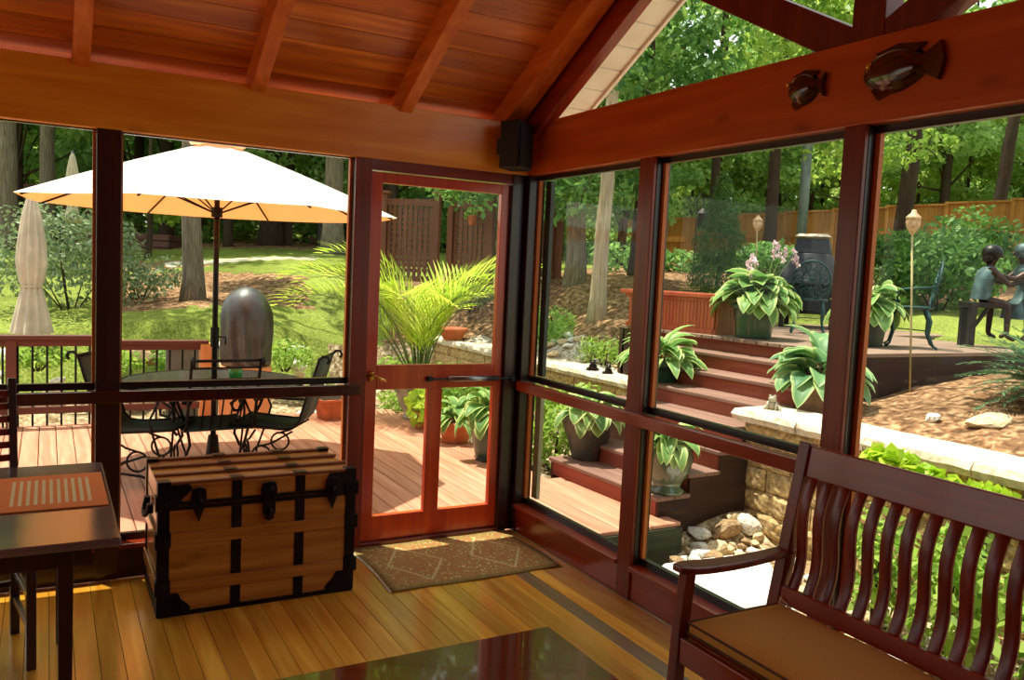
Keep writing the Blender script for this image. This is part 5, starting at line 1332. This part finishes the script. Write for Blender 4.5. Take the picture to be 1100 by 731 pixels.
# ---- wooden fence at the back right
A = D(640,300,33); B_ = D(1160,300,20.5); za, zb = D(700,238,31).z, D(1100,212,21.5).z
fn = thing('cedar_fence', 'long orange cedar board fence behind the terrace garden', 'fence', (A.x,A.y,0)); L = math.hypot(B_.x-A.x, B_.y-A.y); an = math.atan2(B_.y-A.y, B_.x-A.x); fn.rotation_euler = (0,0,an)
nseg = 10
for i in range(nseg):
    x0, x1 = L*i/nseg, L*(i+1)/nseg; f = (i+.5)/nseg; zt = za+(zb-za)*f; gx_, gy_ = A.x+math.cos(an)*(x0+x1)/2, A.y+math.sin(an)*(x0+x1)/2; z0 = min(gz(gx_,gy_), zt-1.7)
    m_ = MB(); k = int((x1-x0)/.16)
    for q in range(k): a = x0+(x1-x0)*q/k; m_.box((a+.003,0,z0+.02),(a+(x1-x0)/k-.003,.02,zt-.03+random.uniform(-.008,.008)))
    m_.box((x0,-.05,zt-.86),(x1,0,zt-.77)).box((x0,-.05,z0+.25),(x1,0,z0+.34)).box((x0,-.06,zt-.06),(x1,.06,zt-.01))
    part(m_, 'fence_panel', 'fencewood', fn)
    part(MB().box((x0-.05,-.05,z0-.1),(x0+.05,.05,zt+.0)), 'fence_post', 'fencewood', fn)

# ---- trellis screens
def trellis(label, a, b_, ztop, zbot, post=.06):
    a = Vector(a); b_ = Vector(b_); L = math.hypot(b_.x-a.x, b_.y-a.y); an = math.atan2(b_.y-a.y, b_.x-a.x); z0 = min(gz(a.x,a.y), gz(b_.x,b_.y))
    t = thing('lattice_screen', label, 'screen', (a.x,a.y,z0), an); H = ztop-z0
    for x in (0, L): part(MB().box((x-post,-post,-.1),(x+post,post,H+.08)).box((x-post-.03,-post-.03,H+.08),(x+post+.03,post+.03,H+.13)), 'post', 'trellis', t, bevel=.01)
    part(MB().box((0,-.04,H-.12),(L,.04,H)).box((0,-.04,.10),(L,.04,.2)), 'frame_rail', 'trellis', t)
    m_ = MB(); n = int(L/.095)
    for i in range(1, n): m_.box((L*i/n-.033,-.015,.2),(L*i/n+.033,.0,H-.12))
    k = int((H-.3)/.095)
    for i in range(1, k): z = .2+(H-.32)*i/k; m_.box((0,.0,z-.033),(L,.015,z+.033))
    part(m_, 'lattice', 'trellis', t); return t
trellis('left one of two tall brown lattice screens seen through the door', D(414,214,15.2), D(470,222,15.0), D(440,214,15.1).z, 0)
trellis('right one of two tall brown lattice screens, with a hanging pot', D(486,221,14.8), D(529,216,14.4), D(505,216,14.6).z, 0)
trellis('brown lattice screen seen at the left of the corner window', D(578,238,14.6), D(600,240,14.8), D(590,236,14.7).z, 0, .07)
p = D(507,237,14.35); t = thing('hanging_pot', 'small clay pot with a green plant hanging on the right lattice screen', 'plant', (p.x,p.y,p.z)); t.scale = (.65,.65,.65); part(MB().lathe([(0,-.12),(.08,-.12),(.13,.1),(.15,.1),(.15,.13),(.12,.13),(0,.08)], n=16, cap=False), 'pot', 'terra', t); V, Fq = leafcloud(4, [(0,0,.24,.16,.16,.12),(-.12,0,.12,.12,.1,.12)], 160, .09); mesh_np('foliage', V, Fq, 'leafC', t)
part(MB().tube([(0,0,.1),(.05,.1,.3)], .01, 5), 'hanger', 'iron', t)

# ---- timber terrace and far rail at the back left
p = D(150,276,21); t = thing('timber_planter', 'low dark timber retaining box at the far left of the lawn', 'planter', (p.x,p.y,p.z-.1), -.35)
m_ = MB()
for k in range(4): m_.box((-1.5,-.06,.02+k*.17),(.75,.06,.17+k*.17)).box((.69,-.06,.02+k*.17),(.75,1.2,.17+k*.17))
part(m_, 'timber_wall', 'farwood', t, bevel=.008); part(MB().box((-1.5,0,0),(.7,1.2,.62)), 'soil', 'soil', t)
for i, (xa, xb, yv, d_) in enumerate(((20,95,197,26),(335,400,256,27))):
    a = D(xa,yv,d_); b_ = D(xb,yv+4,d_); t = thing('far_fence', ['dark rail fence far behind the closed umbrellas','dark rail fence in the woods right of the lawn tree'][i], 'fence', (a.x,a.y,0)); L = math.hypot(b_.x-a.x,b_.y-a.y); t.rotation_euler = (0,0,math.atan2(b_.y-a.y,b_.x-a.x)); zg = min(gz(a.x,a.y),gz(b_.x,b_.y))
    for q in range(4): part(MB().box((L*q/3-.05,-.05,zg-.1),(L*q/3+.05,.05,a.z+.06)), 'post', 'farwood', t)
    part(MB().box((0,-.03,a.z-.1),(L,.03,a.z)), 'rail', 'farwood', t); part(MB().box((0,-.03,a.z-.6),(L,.03,a.z-.5)), 'rail', 'farwood', t)

# ---- shrubs and bedding plants
def at(px, py, d): p = D(px, py, d); return (p.x, p.y, gz(p.x, p.y)-.01)
def hit(px, py, d0=9.4):
    d = d0
    while d < 16:
        p = D(px, py, d)
        if p.z <= gz(p.x, p.y): break
        d += .05
    return (p.x, p.y, gz(p.x, p.y)-.01)
def ell(R, H, n=6, seed=0):
    r = random.Random(seed); return [(0,0,H*.5,R*.8,R*.8,H*.5)]+[(R*.55*math.cos(i*6.28/n), R*.55*math.sin(i*6.28/n), H*r.uniform(.3,.65), R*.5,R*.5,H*r.uniform(.28,.4)) for i in range(n)]
bushy('grey_green_shrub','large grey green shrub behind the closed umbrella','shrub', at(75,330,12.4), ell(1.15,1.75,7,1), 2600, .10, 'leafE', 31, .5)
bushy('grey_green_shrub','loose grey green shrub between the left window post and lawn tree','shrub', at(150,322,13.4), ell(.8,.75,6,2), 1000, .09, 'leafE', 32, .5)
bushy('low_shrub','bright green fern like clump right of the covered grill','shrub', hit(306,398), ell(.40,.42,5,3), 900, .08, 'leafC', 33, .3)
bushy('low_shrub','green clump on the bank left of the covered grill','shrub', hit(196,402), ell(.4,.4,5,4), 600, .08, 'leafA', 34)
bushy('low_shrub','green clump on the rocky bank behind the window post','shrub', hit(118,404), ell(.4,.34,5,5), 500, .08, 'leafC', 35)
bushy('low_shrub','yellow green clump on the rocky bank at the far left','shrub', hit(40,398), ell(.4,.3,5,6), 500, .08, 'leafC', 36)
bushy('juniper','dark juniper mound on the slope in the corner window, upper one','shrub', at(593,332,12.2), ell(.5,.5,6,7), 1300, .09, 'leafA', 37, .25)
bushy('juniper','pale green juniper at the left edge of the corner window','shrub', at(588,350,11.6), ell(.46,.4,6,8), 1000, .08, 'leafA', 38, .25)
bushy('juniper','bright spreading juniper left of the planter box','shrub', at(652,350,10.6), ell(.42,.40,6,9), 1000, .08, 'leafC', 39, .22)
bushy('low_shrub','dark low shrub right in the door pane behind the clay bowl','shrub', at(518,352,10.6), ell(.42,.36,5,10), 700, .08, 'leafA', 40)
bushy('low_shrub','green grassy shrub in front of the right lattice screen','shrub', at(507,305,14), ell(.5,.5,5,11), 700, .10, 'leafE', 41, .2)
bushy('low_shrub','green mound behind the palm in the door pane','shrub', at(455,372,10.3), ell(.6,.45,5,12), 800, .09, 'leafC', 42)
bushy('azalea','tall leafy shrub right of the standing torch','shrub', at(1010,306,13.2), ell(.95,1.5,7,13), 2600, .13, 'shrubleaf', 43, .5)
bushy('azalea','dark shrub against the cedar fence at right','shrub', at(1045,300,16.5), ell(1.1,1.6,7,14), 2200, .15, 'shrubleaf', 44, .5)
bushy('azalea','shrub right of the chair in front of the cedar fence','shrub', at(965,306,14.5), ell(.8,1.3,6,15), 1700, .13, 'shrubleaf', 45, .5)
bushy('upright_conifer','feathery green young conifer behind the planter box','tree', at(770,308,13.0), [(0,0,.35,.5,.5,.4),(0,0,.85,.42,.42,.45),(0,0,1.3,.28,.28,.4),(0,0,1.65,.15,.15,.3)], 6000, .11, 'pine', 46, .16, .2)
bushy('low_shrub','dark green perennials along the fence foot','shrub', at(730,298,18), [(x*.9,0,.25,.6,.4,.3) for x in range(-2,3)], 1100, .16, 'leafB', 47)
bushy('low_shrub','leafy clump behind the fireplace at the fence foot','shrub', at(828,296,16.5), ell(.8,.9,6,17), 1300, .14, 'leafB', 48)
bushy('climbing_plant','yellow green foliage growing up beside the stairs and low wall','plant', (2.35,2.75,-.17), [(0,0,.35,.3,.5,.35),(-.1,.7,.3,.3,.5,.3),(-.25,1.5,.3,.3,.5,.3)], 1300, .085, 'leafC', 49, .6)
bushy('bedding_plant','light green leafy plants between the dark flared pot and the deck','plant', (1.50,1.85,-.17), [(0,0,.3,.22,.18,.3),(.3,.1,.45,.28,.2,.3),(-.1,.35,.2,.2,.2,.2)], 900, .075, 'leafC', 50, .5)
bushy('bedding_plant','dense green plants between the deck and low wall, behind the pots','plant', (1.9,4.3,-.17), [(0,0,.25,.5,.6,.28),(.2,1.2,.3,.5,.6,.3),(.1,-1.0,.3,.4,.5,.3),(-.1,2.2,.3,.5,.5,.25)], 1800, .09, 'leafC', 51, .6)
o = hosta_mesh(61, .40, .22, 46, .28, .15, 'hosta_clump', 'hosta', None, .7); o.location = (2.0,5.6,-.17); tag(o, 'big white edged hosta in the bed under the palm', 'plant')
bushy('trailing_plant','yellow green leaves spilling below the wall cap above the bench','plant', (1.98,-1.25,-.34), [(0,0,.93,.10,.22,.07),(0,-.25,.88,.10,.15,.06)], 170, .11, 'yellowleaf', 52, .8)
bushy('trailing_plant','small yellow green sprig under the wall cap at the right edge','plant', (1.97,-1.85,-.34), [(0,0,.88,.10,.16,.05)], 80, .08, 'yellowleaf', 53, .8)
for k, (x, y, h) in enumerate(((1.55,-1.5,.8),(1.45,-2.0,.85),(1.4,-2.5,.8),(1.3,-3.0,.75),(1.6,-2.9,.85),(1.75,-1.9,.8))):
    bushy('leafy_perennial', ['leafy perennial behind the bench, nearest the flagstone','leafy perennial behind the bench, second from the flagstone','leafy perennial behind the middle slats of the bench','leafy perennial behind the bench at the right picture edge','tall leafy perennial close to the block wall at the right edge','tall leafy perennial close to the block wall near the bench post'][k], 'plant', (x,y,-.36), [(0,0,h*.45,.22,.22,h*.38),(.1,.1,h*.7,.18,.18,h*.25),(-.1,-.08,h*.55,.18,.2,h*.3)], 400, .085, 'leafC', 60+k, .6)
# spreading yew at right
t = thing('spreading_yew', 'spreading feathery evergreen on the mulch slope at the right edge', 'shrub', (4.05,-1.15,gz(4.05,-1.15)-.01)); r = random.Random(4); m_ = MB(); vs = []; fs = []
for i in range(150):
    a = r.uniform(0,2*PI); el = r.uniform(.15,1.15); l = r.uniform(.45,.85); pts = []; p = Vector((0,0,.05)); out = Vector((math.cos(a),math.sin(a),0)); sd_ = Vector((-math.sin(a),math.cos(a),0))
    for j in range(9):
        pts.append(p.copy()); e_ = el-.11*j; p = p+(out*math.cos(e_)+Vector((0,0,math.sin(e_))))*l/8
    m_.tube(pts, [.006-.0005*j for j in range(9)], 4)
    for j in range(2,9):
        for s in (-1,1):
            for q in (0,.33,.66):
                pp = pts[j].lerp(pts[max(j-1,0)], q); tg = (pts[j]-pts[j-1]).normalized(); dr = (tg*.7+sd_*s*.7+Vector((0,0,r.uniform(-.25,.25)))).normalized(); ll = r.uniform(.05,.085); wv = Vector((0,0,1)).cross(dr).normalized()*.010
                o0 = len(vs); vs += [pp, pp+dr*ll*.5+wv, pp+dr*ll, pp+dr*ll*.5-wv]; fs.append((o0,o0+1,o0+2,o0+3))
part(m_, 'branches', 'stem', t); mesh_np('foliage', np.array([tuple(v) for v in vs]), np.array(fs), 'leafD', t)

# ---- trees
def crown(seed, H, R, n, size, low=.35, blobs_n=26):
    r = random.Random(seed); bl = []
    for i in range(blobs_n):
        f = r.random(); z = H*(low+(1-low)*f); rr = R*math.sin(PI*min(.97, .18+.8*f))**.8; a = r.uniform(0, 2*PI); q = rr*r.uniform(.2,.85)
        bl.append((q*math.cos(a), q*math.sin(a), z, R*r.uniform(.22,.38), R*r.uniform(.22,.38), R*r.uniform(.12,.22)))
    return bl, leafcloud(seed, bl, n, size, .6, .55, .35)
def tree_proto(seed, H, R, n, size, mat, bark, rt_, low, label, conifer=False):
    t = thing('woodland_tree', label, 'tree', (0,0,0))
    bl, (V, Fq) = crown(seed, H, R, n, size, low)
    mesh_np('foliage', V, Fq, mat, t)
    r = random.Random(seed); m_ = MB(); m_.tube([(0,0,-.3),(0,0,.3),(.05,.02,H*.3),(-.05,.05,H*.6),(.05,0,H*.95)], [rt_*1.35,rt_,rt_*.8,rt_*.5,rt_*.12], 12)
    for b_ in bl[:14]: m_.tube([(0,0,max(H*low*.8,b_[2]-R*.6)),(b_[0]*.5,b_[1]*.5,b_[2]-R*.2),(b_[0],b_[1],b_[2])], [rt_*.25,rt_*.15,rt_*.05], 5)
    part(m_, 'trunk', bark, t, smooth=True); return t
WG = 'woodland trees behind the garden'
WL = 'tall tree in the dense woodland behind the lawn and fence'
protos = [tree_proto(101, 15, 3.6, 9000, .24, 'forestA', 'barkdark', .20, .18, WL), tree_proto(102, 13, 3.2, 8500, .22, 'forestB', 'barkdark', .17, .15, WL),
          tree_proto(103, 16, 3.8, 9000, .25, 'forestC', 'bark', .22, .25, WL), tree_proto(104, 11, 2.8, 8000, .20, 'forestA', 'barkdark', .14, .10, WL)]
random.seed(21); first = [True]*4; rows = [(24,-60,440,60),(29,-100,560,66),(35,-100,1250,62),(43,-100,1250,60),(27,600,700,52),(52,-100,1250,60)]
nn = 0
def plant_at(k, px_, d, label=WL, group=WG, sc=1.0, rz=None):
    p = D(px_, 300, d); z = gz(p.x, p.y) if d < 50 else p.z
    if first[k]: first[k] = False; o = protos[k]; o.location = (p.x,p.y,z); o.rotation_euler = (0,0,1); o.scale = (sc,)*3
    else: o = dup(protos[k], (p.x,p.y,z), random.uniform(0,6.28) if rz is None else rz, scale=sc)
    o['label'] = label; o['group'] = group; return o
for d, a, b_, st_ in rows:
    x = a
    while x < b_:
        if not (560 < x+0 and d < 33 and x > 720): plant_at(random.choice((0,1,1,3,2)) if x < 760 else random.choice((0,2,0,3)), x+random.uniform(-18,18), d+random.uniform(-1.5,1.5), sc=random.uniform(.8,1.15))
        x += st_
# slim bright understorey trees, closing the view below the big crowns
WU = 'slim bright understorey tree in the woods behind fence and lawn'; GU = 'understorey trees in the woods'
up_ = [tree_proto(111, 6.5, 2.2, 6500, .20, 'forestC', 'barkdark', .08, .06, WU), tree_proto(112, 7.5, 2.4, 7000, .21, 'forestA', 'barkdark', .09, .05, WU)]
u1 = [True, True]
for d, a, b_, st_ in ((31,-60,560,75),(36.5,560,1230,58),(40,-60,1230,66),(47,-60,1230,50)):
    x = a
    while x < b_:
        p = D(x+random.uniform(-16,16), 300, d+random.uniform(-1,1)); z = gz(p.x, p.y); k = random.choice((0,1))
        if u1[k]: u1[k] = False; o = up_[k]; o.location = (p.x,p.y,z)
        else: o = dup(up_[k], (p.x,p.y,z), random.uniform(0,6.28), scale=random.uniform(.85,1.3)*d/38)
        o['label'] = WU; o['group'] = GU; x += st_
# brush belt below the woods (uncountable undergrowth)
bl = []; r = random.Random(8)
for i in range(150):
    px_ = -80+1280*r.random(); d = r.uniform(26,33) if px_ < 690 else r.uniform(34,38); p = D(px_, 300, d); z = gz(p.x,p.y); bl.append((p.x,p.y,z+r.uniform(.2,1.4),r.uniform(.8,1.6),r.uniform(.8,1.6),r.uniform(.5,1.1)))
V, Fq = leafcloud(77, bl, 26000, .24, .6, .4, .4); o = mesh_np('undergrowth', V, Fq, 'leafB'); tag(o, 'dense green undergrowth along the foot of the woods', 'undergrowth', kind='stuff')
# single trees with visible trunks
def trunk_tree(name, label, px_, py_, d, r0, H, bark, lean=(0,0), crown_=None, mat='leafA', seed=1, size=.2, n=3500):
    p = D(px_, py_, d); z = gz(p.x,p.y); t = thing(name, label, 'tree', (p.x,p.y,z-.02))
    rd = random.Random(seed); m_ = MB(); k = 14; pts = []; rs_ = []
    for i in range(k+1):
        f = i/k; pts.append((lean[0]*f*H+rd.uniform(-.02,.02), lean[1]*f*H+rd.uniform(-.02,.02), -.2+f*(H+.2))); rs_.append(r0*(1-.6*f)*(1.45 if i == 0 else (1.08 if i == 1 else 1)))
    m_.tube(pts, rs_, 16)
    bl = crown_ or []
    for b_ in bl[:8]: m_.tube([(pts[-1][0]*.6,pts[-1][1]*.6,H*.6),(b_[0],b_[1],b_[2])], [r0*.25,r0*.06], 5)
    part(m_, 'trunk', bark, t, smooth=True)
    if bl: V, Fq = leafcloud(seed, bl, n, size, .6, .5, .3); mesh_np('foliage', V, Fq, mat, t)
    return t
def cr(H0, H1, R, n, seed, off=(0,0)):
    r = random.Random(seed); return [(off[0]+r.uniform(-R,R), off[1]+r.uniform(-R,R), r.uniform(H0,H1), r.uniform(.5,1.1), r.uniform(.5,1.1), r.uniform(.3,.6)) for _ in range(n)]
trunk_tree('shade_tree','grey barked tree on the mulch island in the middle of the lawn',207,326,13.6,.17,7.5,'bark',(-.02,0),cr(5.2,9,2.6,16,1),'leafA',11)
trunk_tree('shade_tree','thick grey tree trunk between lattice screen and pale trunk',617,306,13.8,.165,8,'bark',(0,0),cr(1.25,4.6,1.9,34,2,(-.3,-.2)),'shrubleaf',12,.14,11000)
trunk_tree('shade_tree','slim pale tree trunk in the corner window',641,340,11.9,.118,7,'barkpale',(.012,-.01),cr(4.2,7,1.4,12,3),'leafA',13,.15,2500)
trunk_tree('shade_tree','dark tree trunk close beside the red post in the corner window',681,296,15,.10,8,'barkdark',(.02,0),cr(4.5,9,1.6,12,4),'leafB',14,.2,2500)
trunk_tree('shade_tree','dark tree trunk standing near the fence between torch and pole',823,290,26,.20,13,'barkdark',(.015,0),cr(9,15,2.6,14,5),'leafA',15,.26,2500)
trunk_tree('shade_tree','dark leaning trunk right of the window post over the terrace',962,290,18,.19,11,'barkdark',(.05,-.03),cr(5.5,11,2.6,18,6),'leafC',16,.22,5200)
trunk_tree('shade_tree','dark leaning trunk behind the fence at the right edge',1062,280,24,.20,12,'barkdark',(.07,-.04),cr(6,12,3,18,7),'leafA',17,.25,4200)
trunk_tree('shade_tree','broad dark trunk in the woods right of the umbrella pole',291,258,24,.30,12,'barkdark',(0,0),cr(8,14,3,14,8),'leafB',18,.26,3000)
trunk_tree('shade_tree','broad dark trunk behind the palm and lattice screens',357,268,21,.25,12,'bark',(0,0),cr(6,12,3,16,9),'leafC',19,.24,4200)
trunk_tree('shade_tree','grey trunk at the far left edge behind the closed umbrella',5,270,20,.30,10,'bark',(0,0),cr(6,11,3,14,10),'leafB',20,.24,3000)
trunk_tree('shade_tree','leafy bough tree with yellow green leaves over the fireplace',905,300,15.5,.12,6,'barkdark',(-.02,0),cr(2.6,5.2,1.5,18,11,(-.4,0)),'leafC',21,.14,5200)
trunk_tree('shade_tree','small bright leaved tree at the left end of the lawn',160,272,19,.08,3,'barkdark',(0,0),[(0,0,1.5,.8,.8,.45),(.4,.1,1.1,.5,.5,.3)],'leafC',22,.16,900)
trunk_tree('shade_tree','slim dark trunk just left of the king post behind the fence',762,285,30,.18,15,'barkdark',(0,0),cr(10,16,2.8,16,12),'leafC',23,.28,3600)
# ------------------------------------------------------------------ light
w = bpy.data.worlds.new('world'); SC.world = w; w.use_nodes = True
nt = w.node_tree; bg = nt.nodes['Background']
sky = nt.nodes.new('ShaderNodeTexSky'); sky.sky_type = 'NISHITA'; sky.sun_disc = False
sky.sun_elevation = math.radians(62); sky.sun_rotation = math.radians(0); sky.air_density = 1.6; sky.dust_density = 3.5; sky.ozone_density = 1.0
nt.links.new(mixc(nt, .45, sky.outputs[0], (8.5,8.8,8.2)), bg.inputs[0]); bg.inputs[1].default_value = .15
sd = bpy.data.lights.new('sun', 'SUN'); so_ = bpy.data.objects.new('sun', sd); COL.objects.link(so_)
sd.energy = 5.8; sd.angle = math.radians(.8); sd.color = (1.0, .93, .80)
so_.rotation_euler = Vector((-.14, .22, .965)).to_track_quat('Z', 'Y').to_euler(); so_.location = (-2, 8, 12)
vs_ = SC.view_settings; vs_.view_transform = 'Standard'; vs_.look = 'None'; vs_.gamma = 1; vs_.use_curve_mapping = False; vs_.exposure = .62
SC.cycles.max_bounces = 10; SC.cycles.diffuse_bounces = 6; SC.cycles.transparent_max_bounces = 16
SC.cycles.sample_clamp_indirect = 6
